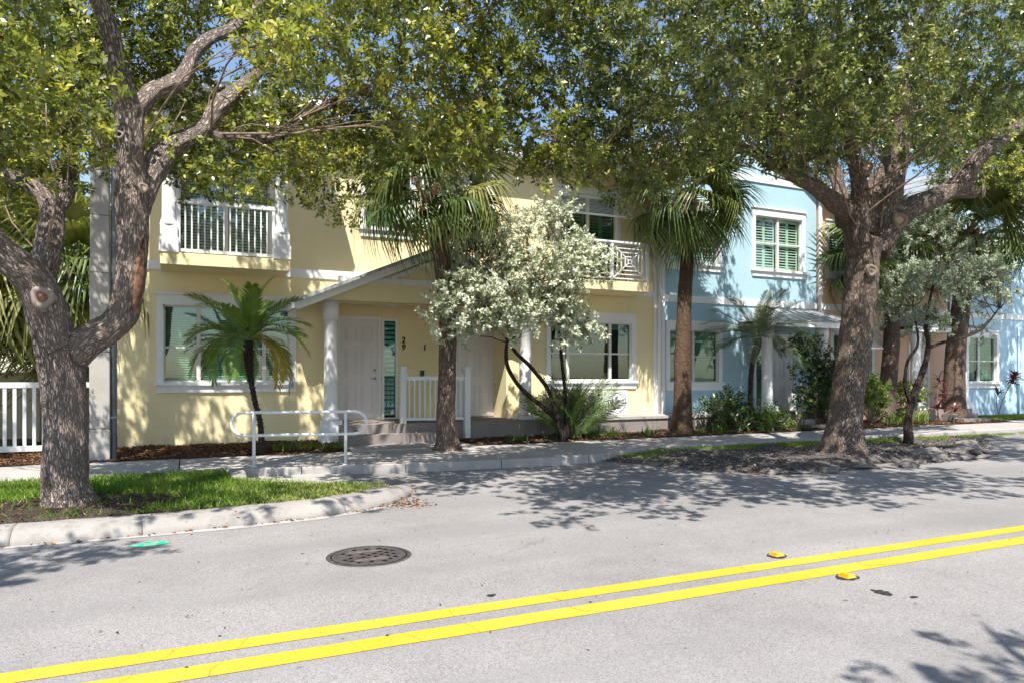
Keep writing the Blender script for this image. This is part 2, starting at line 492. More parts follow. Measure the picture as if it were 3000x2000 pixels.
M['grass'] = mat_leaf('grass blade', [(0.0, (0.05, 0.11, 0.014)), (0.5, (0.14, 0.25, 0.028)), (0.8, (0.27, 0.36, 0.06)), (1.0, (0.48, 0.42, 0.18))], 0.35, 0.5, 0.3)
M['litter'] = mat_leaf('dry litter', [(0.0, (0.06, 0.032, 0.020)), (0.5, (0.20, 0.105, 0.055)), (1.0, (0.42, 0.25, 0.14))], 0.1, 0.85, 0.1, (1, 0.8, 0.6))
M['rubble'] = mat_leaf('stone crumbs', [(0.0, (0.10, 0.085, 0.075)), (0.6, (0.19, 0.17, 0.155)), (1.0, (0.42, 0.40, 0.37))], 0.0, 0.9, 0.1)
M['fan'] = mat_frond('fan palm leaf', (0.085, 0.130, 0.032), (0.19, 0.225, 0.06), 0.2, 0.33)
M['fan_yellow'] = mat_frond('yellowing fan palm leaf', (0.20, 0.23, 0.06), (0.34, 0.32, 0.10))
M['feather'] = mat_frond('date palm leaf', (0.10, 0.19, 0.026), (0.20, 0.29, 0.045), 0.18, 0.35)
M['feather_dark'] = mat_frond('dull date palm leaf', (0.10, 0.14, 0.065), (0.19, 0.22, 0.10), 0.15, 0.35)
M['feather_gold'] = mat_frond('yellowed date palm leaf', (0.45, 0.34, 0.03), (0.30, 0.26, 0.03))
M['soil'] = mat_soil('soil', (0.040, 0.030, 0.024), (0.125, 0.095, 0.075))
M['dirt'] = mat_soil('grey dirt', (0.065, 0.055, 0.050), (0.185, 0.163, 0.15), 5)
M['mulch'] = mat_soil('bark mulch', (0.055, 0.028, 0.018), (0.19, 0.105, 0.070), 16)
M['lumps'] = mat_concrete('broken asphalt', (0.23, 0.205, 0.19), 0.45, 0.6)
M['lawn_base'] = mat_soil('ground', (0.05, 0.06, 0.025), (0.13, 0.14, 0.06), 2)

# ================================================================== GROUND
def sheet(name, x0, x1, y0, y1, z, mat, kind='structure', nx=1, ny=1, fz=None):
    V = []; F = []
    for j in range(ny+1):
        for i in range(nx+1):
            x = x0+(x1-x0)*i/nx; y = y0+(y1-y0)*j/ny
            V.append((x, y, z + (fz(x, y) if fz else 0)))
    for j in range(ny):
        for i in range(nx):
            a = j*(nx+1)+i
            F.append((a, a+1, a+nx+2, a+nx+1))
    o = link(name, np_mesh(name, V, F, mat, bool(fz)))
    return tag(o, kind=kind)

sheet('ground', -300, 400, -300, 400, -0.03, M['lawn_base'])
sheet('road', -80, 140, 0.2, 13.6, 0.0, M['asphalt'])

def interp(pts, x):
    if x <= pts[0][0]: return pts[0][1]
    for (a, b), (c, d) in zip(pts, pts[1:]):
        if a <= x <= c:
            t = (x-a)/(c-a)
            return b+(d-b)*t
    return pts[-1][1]

# painted centre lines, each with slightly ragged edges
def painted_line(y0, y1, label):
    V = []; F = []; n = 520
    for i in range(n+1):
        x = -40+160*i/n if not (-3 < -40+160*i/n < 12) else -40+160*i/n
        V += [(x, y0+random.uniform(-.004, .004), 0.004), (x, y1+random.uniform(-.004, .004), 0.004)]
    F = [(2*i, 2*i+2, 2*i+3, 2*i+1) for i in range(n)]
    tag(link('road_marking', np_mesh('road_marking', V, F, M['line'])), label, 'road marking', 'double yellow centre line', 'structure')
painted_line(4.575, 4.745, 'far stripe of the double yellow centre line')
painted_line(4.225, 4.415, 'near stripe of the double yellow centre line')

# sidewalk: slabs between a gently wandering front edge and the planting strip
SW_FRONT = [(-60, 12.3), (-2.5, 12.3), (1.0, 12.1), (2.6, 11.85), (4.2, 11.6), (6.6, 11.45), (8.9, 12.25), (12.5, 12.35), (20, 12.2), (60, 12.2)]
SW_BACK = [(-60, 14.2), (-1.1, 14.2), (4.0, 13.95), (5.6, 14.15), (9, 14.05), (17, 14.1), (24, 14.6), (60, 14.6)]
sidewalk = thing('sidewalk', (0, 13, 0), None, None)
tag(sidewalk, kind='structure')
cuts = [-40, -20, -10, -5.2, -3.5, -1.9, -0.1, 1.72, 3.4, 5.1, 6.9, 8.7, 10.5, 12.3, 14.1, 15.9, 17.7, 19.5, 21.3, 23.1, 25, 27, 30, 35, 60]
for a, b in zip(cuts, cuts[1:]):
    n = 4
    top = [(a+0.006+(b-a-0.012)*i/n) for i in range(n+1)]
    tz = 0.15+random.uniform(-.004, .004)
    poly = [(x, interp(SW_FRONT, x)) for x in top] + [(x, interp(SW_BACK, x)) for x in reversed(top)]
    bevel(MB().prism(poly, 'z', -0.02, tz).build('slab', M['concrete'], sidewalk), 0.015, 2)

# verge island on the left: kerb, gutter strip, soil, grass
KERB = [(-40, 8.22), (-6, 8.22), (-1.6, 8.24), (-0.4, 8.24), (0.6, 8.32), (1.4, 8.45), (2.0, 8.66), (2.4, 8.92), (2.7, 9.28), (2.92, 9.72), (3.05, 10.2)]
def offset_line(pts, d):
    out = []
    for i, p in enumerate(pts):
        a = Vector(pts[max(i-1, 0)]); b = Vector(pts[min(i+1, len(pts)-1)])
        t = (b-a).normalized()
        out.append((p[0]-t.y*d, p[1]+t.x*d))
    return out
def resample(pts, step):
    out = []
    for (a, b), (c, d) in zip(pts, pts[1:]):
        n = max(1, int(math.hypot(c-a, d-b)/step))
        for k in range(n): out.append((a+(c-a)*k/n, b+(d-b)*k/n))
    out.append(pts[-1]); return out
kerb = thing('kerb', (0, 8.3, 0), None, None); tag(kerb, kind='structure')
def kerb_piece(a, b, flat):
    line = [p for p in resample(KERB, 0.1) if a+0.02 < p[0] < b-0.02]
    line = [(a, interp(KERB, a))]+line+[(b, interp(KERB, b))] if b < 3.0 else [(a, interp(KERB, a))]+line+[KERB[-1]]
    prof = [(0, -0.02), (0, 0.035), (0.03, 0.075), (0.09, 0.118), (0.16, 0.143), (0.24, 0.152), (0.40, 0.152), (0.43, 0.14), (0.43, -0.02)]
    rows = [offset_line(line, d) for d, z in prof]
    V = []; F = []
    n = len(line); m = len(prof)
    for i in range(n):
        sc = 1.0 if not flat else max(0.2, min(1.0, (b-line[i][0])*2.6+0.2))
        for k in range(m):
            j = 0.006*noise.noise(Vector((rows[k][i][0]*6, rows[k][i][1]*6, k)))
            V.append((rows[k][i][0], rows[k][i][1]+j, (prof[k][1]+j)*sc if prof[k][1] > 0 else prof[k][1]))
    for i in range(n-1):
        for k in range(m-1):
            F.append((i*m+k, (i+1)*m+k, (i+1)*m+k+1, i*m+k+1))
    F.append(tuple(range(m))); F.append(tuple((n-1)*m+k for k in reversed(range(m))))
    mb = MB().add(V, F)
    mb.build('kerb_stone', M['kerb'], kerb, True)
kb = [-40, -20, -8, -4.6, -1.55, -0.41, 1.75, 3.05]
for a, b in zip(kb, kb[1:]): kerb_piece(a+0.004, b-0.004, b == 3.05)
g = MB(); ln = [p for p in resample(KERB, 0.15) if p[0] < 2.5]
o0 = offset_line(ln, -0.005); 
o1 = [(p[0], p[1]) for p in offset_line(ln, -0.06)]
o1 = [(q[0], q[1]-(0.035+0.05*max(0, min(1, q[0]+0.6)))*(1 if q[0] < 2 else 0.5)) for q in o1]
for i in range(len(ln)-1): g.quad((*o1[i], .004), (*o1[i+1], .004), (*o0[i+1], .005), (*o0[i], .005))
tag(g.build('gutter', M['gutter']), kind='structure')

GRASS_BACK = [(-40, 12.25), (0.55, 12.12), (0.75, 11.0), (1.6, 10.3), (2.3, 10.0), (2.62, 9.8)]
def in_island(x, y):
    return interp(KERB, x)+0.36 < y < interp(GRASS_BACK, x) and x < 2.55
def island_z(x, y):
    dx = x+1.22; dy = y-9.42; d = math.hypot(dx, dy)
    return 0.135 + 0.07*math.exp(-d*d/1.6) + 0.018*noise.noise(Vector((x*1.3, y*1.3, 0)))
xs = [-40, -25, -15, -10, -8]+[-7+0.2*i for i in range(49)]+[2.63]
mb = MB(); NR = 16
for i, x in enumerate(xs):
    y0 = interp(KERB, x)+0.33; y1 = max(y0+0.05, interp(GRASS_BACK, x)+0.0)
    for k in range(NR+1):
        y = y0+(y1-y0)*k/NR
        mb.V.append((x, y, island_z(x, y) if 0 < k < NR and x < 2.62 else 0.0))
for i in range(len(xs)-1):
    for k in range(NR):
        a = i*(NR+1)+k
        mb.F.append((a, a+NR+1, a+NR+2, a+1))
tag(mb.build('verge', M['soil'], None, True), kind='structure')

# concrete apron in the notch behind the island tip and the low concrete block beside it
mb = MB(); xs = [0.72+0.12*i for i in range(15)]
for a, b in zip(xs, xs[1:]):
    mb.quad((a, interp(GRASS_BACK, a)-0.1, .012), (b, interp(GRASS_BACK, b)-0.1, .012), (b, interp(SW_FRONT, b)+.02, .03), (a, interp(SW_FRONT, a)+.02, .03))
tag(mb.build('gutter_apron', M['concrete']), kind='structure')
o = MB().prism([(11.15, 0.0), (11.15, 0.17), (11.42, 0.20), (11.85, 0.20), (11.95, 0.0)], 'x', 0.60, 0.82).build('concrete_block', M['kerb'])
bevel(o, 0.03, 2); tag(o, 'short pale concrete kerb end block at the corner of the grass verge', 'kerb block')

# planting strip against the houses (mulch) and the right-hand dirt island
def bed_z(x, y):
    return 0.16 + 0.05*noise.noise(Vector((x*1.1, y*1.1, 3))) + 0.025*noise.noise(Vector((x*5, y*5, 1))) + 0.05*max(0, min(1, (y-14.1)/1.5))
sheet('planting_bed', -3.2, 2.9, 14.02, 16.3, 0, M['mulch'], 'structure', 60, 24, bed_z)
sheet('planting_bed', 5.55, 24.2, 14.0, 16.6, 0, M['soil'], 'structure', 150, 22, bed_z)
sheet('planting_bed', 24.2, 60, 14.5, 16.6, 0, M['lawn_base'], 'structure', 60, 8, bed_z)
sheet('side_yard', -60, -1.3, 14.15, 40, 0.12, M['soil'], 'structure', 50, 30, lambda x, y: 0.03*noise.noise(Vector((x, y, 0))))
DIRT_FRONT = [(5.2, 12.6), (6.9, 12.3), (7.6, 11.0), (8.1, 9.7), (8.8, 8.95), (10, 8.72), (12, 8.68), (14.3, 8.9), (15.6, 9.5), (17.4, 10.6), (19, 11.6), (20, 11.9)]
def dirt_z(x, y):
    e = min(1, max(0, (y-interp(DIRT_FRONT, x))/0.35)); b = min(1, max(0, (12.45-y)/0.5))
    m = min(1, max(0, (x-6.5)/2.5))*min(1, max(0, (19-x)/3))
    d = math.hypot(x-11.45, y-9.7)
    z = e*(0.03+0.05*m*e + 0.13*math.exp(-d*d/1.2)) + 0.03*noise.noise(Vector((x*1.7, y*1.7, 9)))*e + 0.022*noise.noise(Vector((x*6, y*6, 4)))*e
    return z - 0.02*(1-e)
mb = MB(); xs = [5.3+0.085*i for i in range(172)]; NR = 44
for x in xs:
    y0 = interp(DIRT_FRONT, x)-0.12+0.13*noise.noise(Vector((x*2.1, 0, 5))); y1 = interp(SW_FRONT, x)+0.02
    for k in range(NR+1):
        y = y0+(y1-y0)*k/NR
        mb.V.append((x, y, max(dirt_z(x, y), -0.015)))
for i in range(len(xs)-1):
    for k in range(NR):
        a = i*(NR+1)+k
        mb.F.append((a, a+NR+1, a+NR+2, a+1))
tag(mb.build('dirt_patch', M['dirt'], None, True), kind='structure')
# opposite side of the street, behind the camera
sheet('near_sidewalk', -80, 140, -3.0, -0.1, 0.14, M['concrete'])
o = MB().box(-80, 140, -0.1, 0.2, -0.02, 0.15).build('near_kerb', M['kerb']); tag(o, kind='structure')

# ================================================================== HOUSES
FY = 16.2          # street face of the terrace

def wall_sheet(mb, x0, x1, z0, z1, y, openings, depth=0.14):
    """front face with holes and their reveals"""
    xs = sorted({x0, x1, *[v for o in openings for v in o[:2] if x0 < v < x1]})
    zs = sorted({z0, z1, *[v for o in openings for v in o[2:] if z0 < v < z1]})
    for xa, xb in zip(xs, xs[1:]):
        for za, zb in zip(zs, zs[1:]):
            cx, cz = (xa+xb)/2, (za+zb)/2
            if any(o[0] < cx < o[1] and o[2] < cz < o[3] for o in openings): continue
            mb.quad((xa, y, za), (xb, y, za), (xb, y, zb), (xa, y, zb))
    for a, b, c, d in openings:
        mb.quad((a, y, c), (a, y, d), (a, y+depth, d), (a, y+depth, c))
        mb.quad((b, y, d), (b, y, c), (b, y+depth, c), (b, y+depth, d))
        mb.quad((a, y, d), (b, y, d), (b, y+depth, d), (a, y+depth, d))
        mb.quad((b, y, c), (a, y, c), (a, y+depth, c), (b, y+depth, c))

SLATS = {}
def slat_mesh(w, d, tilt, mat, thick=0.004):
    key = (round(w, 3), d, tilt, mat.name)
    if key not in SLATS:
        c, s = math.cos(tilt), math.sin(tilt)
        SLATS[key] = MB().obox((0, 0, 0), (w/2, 0, 0), (0, c*d/2, s*d/2), (0, -s*thick/2, c*thick/2)).mesh('slat', mat)
    return SLATS[key]

def window(house, x0, x1, z0, z1, cols, rails=(), y=FY, fill='blind', clear=False, casing=0.12, header=0.2, sill=True, drop=1.0, tilt=R(54), pitch=0.05):
    """x0..z1 is the clear opening; cols are the bay edges; each pane, slat, sill and casing is a piece of the window"""
    fr = MB(); t = 0.045
    yy = y+0.045
    fr.box(x0, x1, yy, yy+0.07, z1-t, z1); fr.box(x0, x1, yy, yy+0.07, z0, z0+t)
    fr.box(x0, x0+t, yy, yy+0.07, z0+t, z1-t); fr.box(x1-t, x1, yy, yy+0.07, z0+t, z1-t)
    edges = [x0]+list(cols)+[x1]
    for c in cols: fr.box(c-0.04, c+0.04, yy-0.006, yy+0.07, z0+t, z1-t)
    for r in rails:
        for a, b in zip(edges, edges[1:]):
            fr.box(a+t, b-t, yy+0.004, yy+0.062, r-0.022, r+0.022)
    w = fr.build('window', M['frame'], house)
    zs = [z0]+list(rails)+[z1]
    for a, b in zip(edges, edges[1:]):
        for c, d in zip(zs, zs[1:]):
            yp = yy+0.03
            MB().box(a+0.03, b-0.03, yp, yp+0.006, c+0.02, d-0.02).build('pane', M['glass_clear' if clear or fill.startswith('shutter') else 'glass'], w)
        xa, xb = a+0.06, b-0.06
        if fill == 'blind':
            n = int((z1-z0-0.1)*drop/pitch)
            m = slat_mesh(xb-xa, pitch*0.98, tilt, M['blind'])
            for k in range(n):
                link('slat', m, w, ((xa+xb)/2, yy+0.12, z1-0.07-k*pitch))
        elif fill in ('shutter', 'shutter_green'):
            mt = M[fill]; pit = 0.082; mid = (xa+xb)/2
            for pa, pb in ((xa, mid-0.003), (mid+0.003, xb)):
                st = MB(); sw = 0.045
                st.box(pa, pa+sw, yy+0.10, yy+0.125, z0+0.05, z1-0.05); st.box(pb-sw, pb, yy+0.10, yy+0.125, z0+0.05, z1-0.05)
                zmid = (z0+z1)/2 if not rails else rails[0]
                for q in (z0+0.05, zmid-0.04, z1-0.13): st.box(pa+sw, pb-sw, yy+0.10, yy+0.125, q, q+0.08)
                st.build('shutter_frame', mt, w)
                m = slat_mesh(pb-pa-2*sw, 0.078, R(38), mt, 0.008)
                z = z0+0.17
                while z < z1-0.16:
                    if abs(z-zmid) > 0.07: link('slat', m, w, ((pa+pb)/2, yy+0.112, z))
                    z += pit
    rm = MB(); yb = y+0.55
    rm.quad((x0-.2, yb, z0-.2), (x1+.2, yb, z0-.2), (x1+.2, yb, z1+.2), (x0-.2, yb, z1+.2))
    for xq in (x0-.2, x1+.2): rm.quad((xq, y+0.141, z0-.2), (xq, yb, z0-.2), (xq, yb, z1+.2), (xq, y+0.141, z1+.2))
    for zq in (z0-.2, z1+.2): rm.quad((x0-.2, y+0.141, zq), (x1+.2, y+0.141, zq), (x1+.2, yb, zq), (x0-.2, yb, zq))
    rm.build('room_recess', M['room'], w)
    if casing:
        c = casing
        MB().box(x0-c, x0+0.012, y-0.03, y+0.05, z0, z1).build('side_casing', M['trim'], w)
        MB().box(x1-0.012, x1+c, y-0.03, y+0.05, z0, z1).build('side_casing', M['trim'], w)
        MB().box(x0-c-0.002, x1+c+0.002, y-0.035, y+0.05, z1-0.012, z1+header).box(x0-c-0.04, x1+c+0.04, y-0.075, y+0.02, z1+header, z1+header+0.045).build('header', M['trim'], w)
    if sill:
        c = casing
        MB().box(x0-c-0.04, x1+c+0.04, y-0.10, y+0.06, z0-0.06, z0+0.01).build('sill', M['trim'], w)
        MB().box(x0-c, x1+c, y-0.045, y+0.02, z0-0.21, z0-0.061).build('apron', M['trim'], w)
    return w

def six_panel_door(house, x0, x1, z0, z1, y, knob_side=1):
    d = MB().box(x0, x1, y, y+0.045, z0, z1).build('door', M['door'], house)
    w = x1-x0; h = z1-z0
    for cx in (x0+w*0.29, x0+w*0.71):
        for a, b in ((0.055, 0.34), (0.435, 0.70), (0.78, 0.925)):
            pm = MB(); za, zb = z0+h*a, z0+h*b; hw = w*0.145
            # sunk field with a raised centre
            pm.box(cx-hw, cx-hw+0.018, y-0.016, y-0.0005, za, zb); pm.box(cx+hw-0.018, cx+hw, y-0.016, y-0.0005, za, zb)
            pm.box(cx-hw+.018, cx+hw-.018, y-0.016, y-0.0005, za, za+0.018); pm.box(cx-hw+.018, cx+hw-.018, y-0.016, y-0.0005, zb-0.018, zb)
            pm.box(cx-hw+0.05, cx+hw-0.05, y-0.014, y-0.0005, za+0.05, zb-0.05)
            pm.build('panel', M['door'], d)
    kx = x1-0.075 if knob_side > 0 else x0+0.075
    hd = MB()
    hd.tube([(kx, y-0.012, z0+0.96), (kx, y+0.0, z0+0.96)], 0.033, 14)
    hd.tube([(kx, y-0.055, z0+0.96), (kx, y-0.012, z0+0.96)], 0.012, 8)
    hd.tube([(kx, y-0.055, z0+0.96), (kx-knob_side*0.11, y-0.055, z0+0.965)], 0.010, 8)
    hd.build('handle', M['nickel'], d, True)
    MB().tube([(kx, y-0.022, z0+1.16), (kx, y, z0+1.16)], 0.032, 14).build('deadbolt', M['nickel'], d, True)
    for hz in (0.2, h*0.5, h-0.25):
        MB().box(x0-0.012 if knob_side > 0 else x1-0.004, x0+0.004 if knob_side > 0 else x1+0.012, y-0.008, y-0.001, z0+hz, z0+hz+0.1).build('hinge', M['nickel'], d)
    f = MB()
    f.box(x0-0.075, x0-0.006, y-0.03, y+0.06, z0, z1+0.006); f.box(x1+0.006, x1+0.075, y-0.03, y+0.06, z0, z1+0.006); f.box(x0-0.075, x1+0.075, y-0.03, y+0.06, z1+0.006, z1+0.075)
    f.build('door_frame', M['trim'], d)
    MB().box(x0-0.006, x1+0.006, y-0.035, y+0.05, z0-0.03, z0-0.002).build('threshold', M['nickel'], d)
    return d

def round_column(house, x, y, z0, z1, r=0.14, plinth=True):
    prof = []
    m = MB()
    if plinth:
        pl = MB().box(x-r*1.55, x+r*1.55, y-r*1.55, y+r*1.55, z0, z0+0.34).box(x-r*1.35, x+r*1.35, y-r*1.35, y+r*1.35, z0+0.34, z0+0.47)
        zb = z0+0.47
    else: zb = z0
    m.lathe((x, y, 0), [(r*1.22, zb), (r*1.22, zb+0.05), (r*1.06, zb+0.08), (r, zb+0.14), (r*0.98, (zb+z1)/2), (r*0.93, z1-0.42), (r*1.12, z1-0.40), (r*1.12, z1-0.34), (r*1.2, z1-0.33), (r*1.2, z1)], 24)
    c = m.build('column', M['trim'], house)
    for p in c.data.polygons: p.use_smooth = abs(p.normal.z) < 0.5 and len(p.vertices) == 4
    if plinth: pl.build('plinth', M['trim'], c)
    return c

def seam_plane(house, p00, p10, p11, p01, n, thick=0.03):
    """standing seam roof plane: p00-p10 eave, p01-p11 top; each rib its own piece"""
    a, b, c, d = map(Vector, (p00, p10, p11, p01))
    nrm = (b-a).cross(d-a).normalized()
    if nrm.z < 0: nrm = -nrm
    mb = MB().add([a, b, c, d, a-nrm*thick, b-nrm*thick, c-nrm*thick, d-nrm*thick], [(0,1,2,3),(7,6,5,4),(0,4,5,1),(1,5,6,2),(2,6,7,3),(3,7,4,0)])
    rf = mb.build('roof', M['roof'], house)
    for k in range(n+1):
        t = k/n
        lo = a.lerp(b, t); hi = d.lerp(c, t)
        MB().bar(lo+nrm*0.012, hi+nrm*0.012, 0.022, 0.03, nrm).build('seam', M['roof'], rf)
    return rf

# ---------------------------------------------------------------- yellow duplex
yh = thing('town_house', (5.3, 16.2, 0), 'yellow stucco duplex with white trim, two balconies and a gabled porch', 'house')
def mir(x): return 10.6-x
XL, XR = -1.25, 11.85
TOPZ = 6.98
op = []
W_L = (-0.43, 2.08, 1.50, 3.10)
W_R = (mir(2.08), mir(-0.43), 1.50, 3.06)
D_L = (-0.14, 1.66, 4.02, 6.42)
D_R = (mir(1.80), mir(0.05), 4.02, 6.42)
U_L = (3.72, 4.82, 5.03, 6.25)
U_R = (mir(4.82), mir(3.72), 5.03, 6.25)
op = [W_L, W_R, D_L, D_R, U_L, U_R]
PX0, PX1 = 3.05, 7.28        # recessed entry
PZ0, PZ1 = 0.58, 3.28
op_all = op+[(PX0, PX1, 0.0, PZ1)]
mb = MB()
wall_sheet(mb, XL, XR, 0.0, TOPZ, FY, op_all[:-1]+[(PX0, PX1, 0.0001, PZ1)], 0.14)
# sides and back
mb.quad((XL, FY, 0), (XL, 26, 0), (XL, 26, TOPZ), (XL, FY, TOPZ)); mb.quad((XR, 26, 0), (XR, FY, 0), (XR, FY, TOPZ), (XR, 26, TOPZ)); mb.quad((XL, 26, 0), (XR, 26, 0), (XR, 26, TOPZ), (XL, 26, TOPZ))
mb.build('wall', M['yellow_wall'], yh)
EY = 17.0                    # entry wall
DOOR1 = (3.32, 4.23, PZ0+0.03, 2.98); SL1 = (4.38, 4.66, PZ0+0.04, 2.96)
DOOR2 = (mir(4.23), mir(3.32), PZ0+0.03, 2.98); SL2 = (mir(4.66), mir(4.38), PZ0+0.04, 2.96)
mb = MB()
wall_sheet(mb, PX0-0.0, PX1+0.0, 0.2, PZ1+0.1, EY, [DOOR1, SL1, DOOR2, SL2], 0.05)
mb.quad((PX0, FY+0.139, 0.2), (PX0, EY, 0.2), (PX0, EY, PZ1+.1), (PX0, FY+0.139, PZ1+.1)); mb.quad((PX1, EY, 0.2), (PX1, FY+0.139, 0.2), (PX1, FY+0.139, PZ1+.1), (PX1, EY, PZ1+.1))
mb.quad((PX0, 15.47, PZ1-0.012), (PX1+0.2, 15.47, PZ1-0.012), (PX1+0.2, EY, PZ1-0.012), (PX0, EY, PZ1-0.012))
mb.build('entry_wall', M['yellow_wall'], yh)
six_panel_door(yh, *DOOR1, EY+0.01, 1)
six_panel_door(yh, *DOOR2, EY+0.01, -1)
for sl, banded in ((SL1, True), (SL2, False)):
    f = MB(); x0, x1, z0, z1 = sl
    f.box(x0-0.055, x0, EY-0.022, EY+0.05, z0-0.03, z1+0.055); f.box(x1, x1+0.055, EY-0.022, EY+0.05, z0-0.03, z1+0.055); f.box(x0, x1, EY-0.022, EY+0.05, z1, z1+0.055); f.box(x0, x1, EY-0.022, EY+0.05, z0-0.03, z0)
    s = f.build('sidelight', M['trim'], yh)
    MB().box(x0, x1, EY+0.012, EY+0.018, z0, z1).build('pane', M['glass_teal'], s)
    if banded:
        m = MB().box(-(x1-x0)/2, (x1-x0)/2, 0, 0.01, -0.036, 0.036).mesh('slat', M['blind'])
        z = z1-0.06
        while z > z0+0.05:
            link('slat', m, s, ((x0+x1)/2, EY+0.06, z)); z -= 0.112
    else:
        m = slat_mesh(x1-x0, 0.085, R(50), M['shutter_green'], 0.008)
        z = z1-0.06
        while z > z0+0.05:
            link('slat', m, s, ((x0+x1)/2, EY+0.07, z)); z -= 0.082
    MB().box(x0-0.1, x1+0.1, EY+0.16, EY+0.2, z0-0.1, z1+0.1).build('room_recess', M['room'], s)
    if banded:
        m = MB().prism([(0.045*math.cos(math.pi/4*k+math.pi/8), 0.055*math.sin(math.pi/4*k+math.pi/8)) for k in range(8)], 'y', -0.003, 0.0).mesh('security_sticker', M['plastic_white'])
        link('security_sticker', m, s, (x1-0.08, EY+0.010, z0+0.12))

# house numbers, doorbell plates, reader box on the entry wall
def text_part(txt, x, z, size, y, mat, house, name='house_number'):
    c = bpy.data.curves.new(name, 'FONT'); c.body = txt; c.size = size; c.extrude = 0.006; c.align_x = 'CENTER'; c.shear = 0.12; c.offset = 0.006
    t = bpy.data.objects.new(name+'_tmp', c); col.objects.link(t)
    bpy.context.view_layer.update()
    me = bpy.data.meshes.new_from_object(t.evaluated_get(bpy.context.evaluated_depsgraph_get()))
    bpy.data.objects.remove(t)
    me.materials.clear(); me.materials.append(mat)
    return link(name, me, house, (x, y, z), (R(90), 0, 0))
text_part('2', 4.86, 2.44, 0.20, EY-0.008, M['black_metal'], yh)
text_part('9', 4.86, 2.27, 0.20, EY-0.008, M['black_metal'], yh)
text_part('1', 5.40, 2.27, 0.20, EY-0.008, M['black_metal'], yh)
MB().box(4.90, 4.97, EY-0.012, EY, 1.63, 1.76).build('switch_plate', M['plastic_white'], yh)
MB().box(5.29, 5.39, EY-0.03, EY, 1.62, 1.77).build('card_reader', M['plastic_black'], yh)
MB().lathe((7.15, 16.6, 0), [(0.02, 1.40), (0.02, 1.42)], 8).build('hose_hook', M['black_metal'], yh)
MB().lathe((4.3, 16.0, 0), [(0.10, 3.235), (0.11, 3.262)], 18).build('ceiling_light', M['plastic_white'], yh)

# bands and corner boards
BZ0, BZ1 = 3.79, 3.985
MB().box(XL+0.0, -0.47, FY-0.035, FY, BZ0, BZ1).build('band', M['trim'], yh)
MB().box(1.95, mir(1.95), FY-0.035, FY, BZ0, BZ1).build('band', M['trim'], yh)
MB().box(mir(-0.47), XR-0.02, FY-0.035, FY, BZ0, BZ1).build('band', M['trim'], yh)
MB().box(XR-0.13, XR+0.0, FY-0.05, FY-0.001, 0.3, TOPZ).build('corner_board', M['trim'], yh)
MB().tube([(XR+0.03, FY-0.09, 0.35), (XR+0.03, FY-0.09, 6.9)], 0.05, 10).build('downspout', M['trim'], yh, True)

window(yh, *W_L, (0.24, 1.54), (2.22,), fill='blind')
window(yh, *W_R, (mir(1.54), mir(0.24)), (2.22,), fill='blind', drop=0.12)
window(yh, *D_L, (0.78,), (), fill='blind', clear=True, casing=0.07, header=0.1, sill=False, pitch=0.062)
window(yh, *D_R, (mir(0.93),), (), fill='shutter_green', casing=0.10, header=0.1, sill=False)
window(yh, *U_L, (), (5.64,), fill='blind', casing=0.1, header=0.15)
window(yh, *U_R, (), (5.64,), fill='blind', casing=0.1, header=0.15)
MB().box(1.78, 1.86, FY+0.046, FY+0.050, 1.60, 1.70).build('security_sticker', M['plastic_white'], yh)

# louvred awning shutter above the right balcony door
aw = MB()
x0, x1 = D_R[0]-0.1, D_R[1]+0.1
aw.bar((x0, FY-0.10, 6.30), (x0, FY-0.55, 5.78), 0.04, 0.05); aw.bar((x1, FY-0.10, 6.30), (x1, FY-0.55, 5.78), 0.04, 0.05); aw.box(x0, x1, FY-0.58, FY-0.54, 5.74, 5.79); aw.box(x0, x1, FY-0.12, FY-0.04, 6.29, 6.35)
a = aw.build('awning_shutter', M['trim'], yh)
m = slat_mesh(x1-x0-0.06, 0.06, R(20), M['trim'], 0.008)
for k in range(11):
    t = (k+0.7)/12
    link('slat', m, a, ((x0+x1)/2, FY-0.11-0.43*t, 6.29-0.5*t))

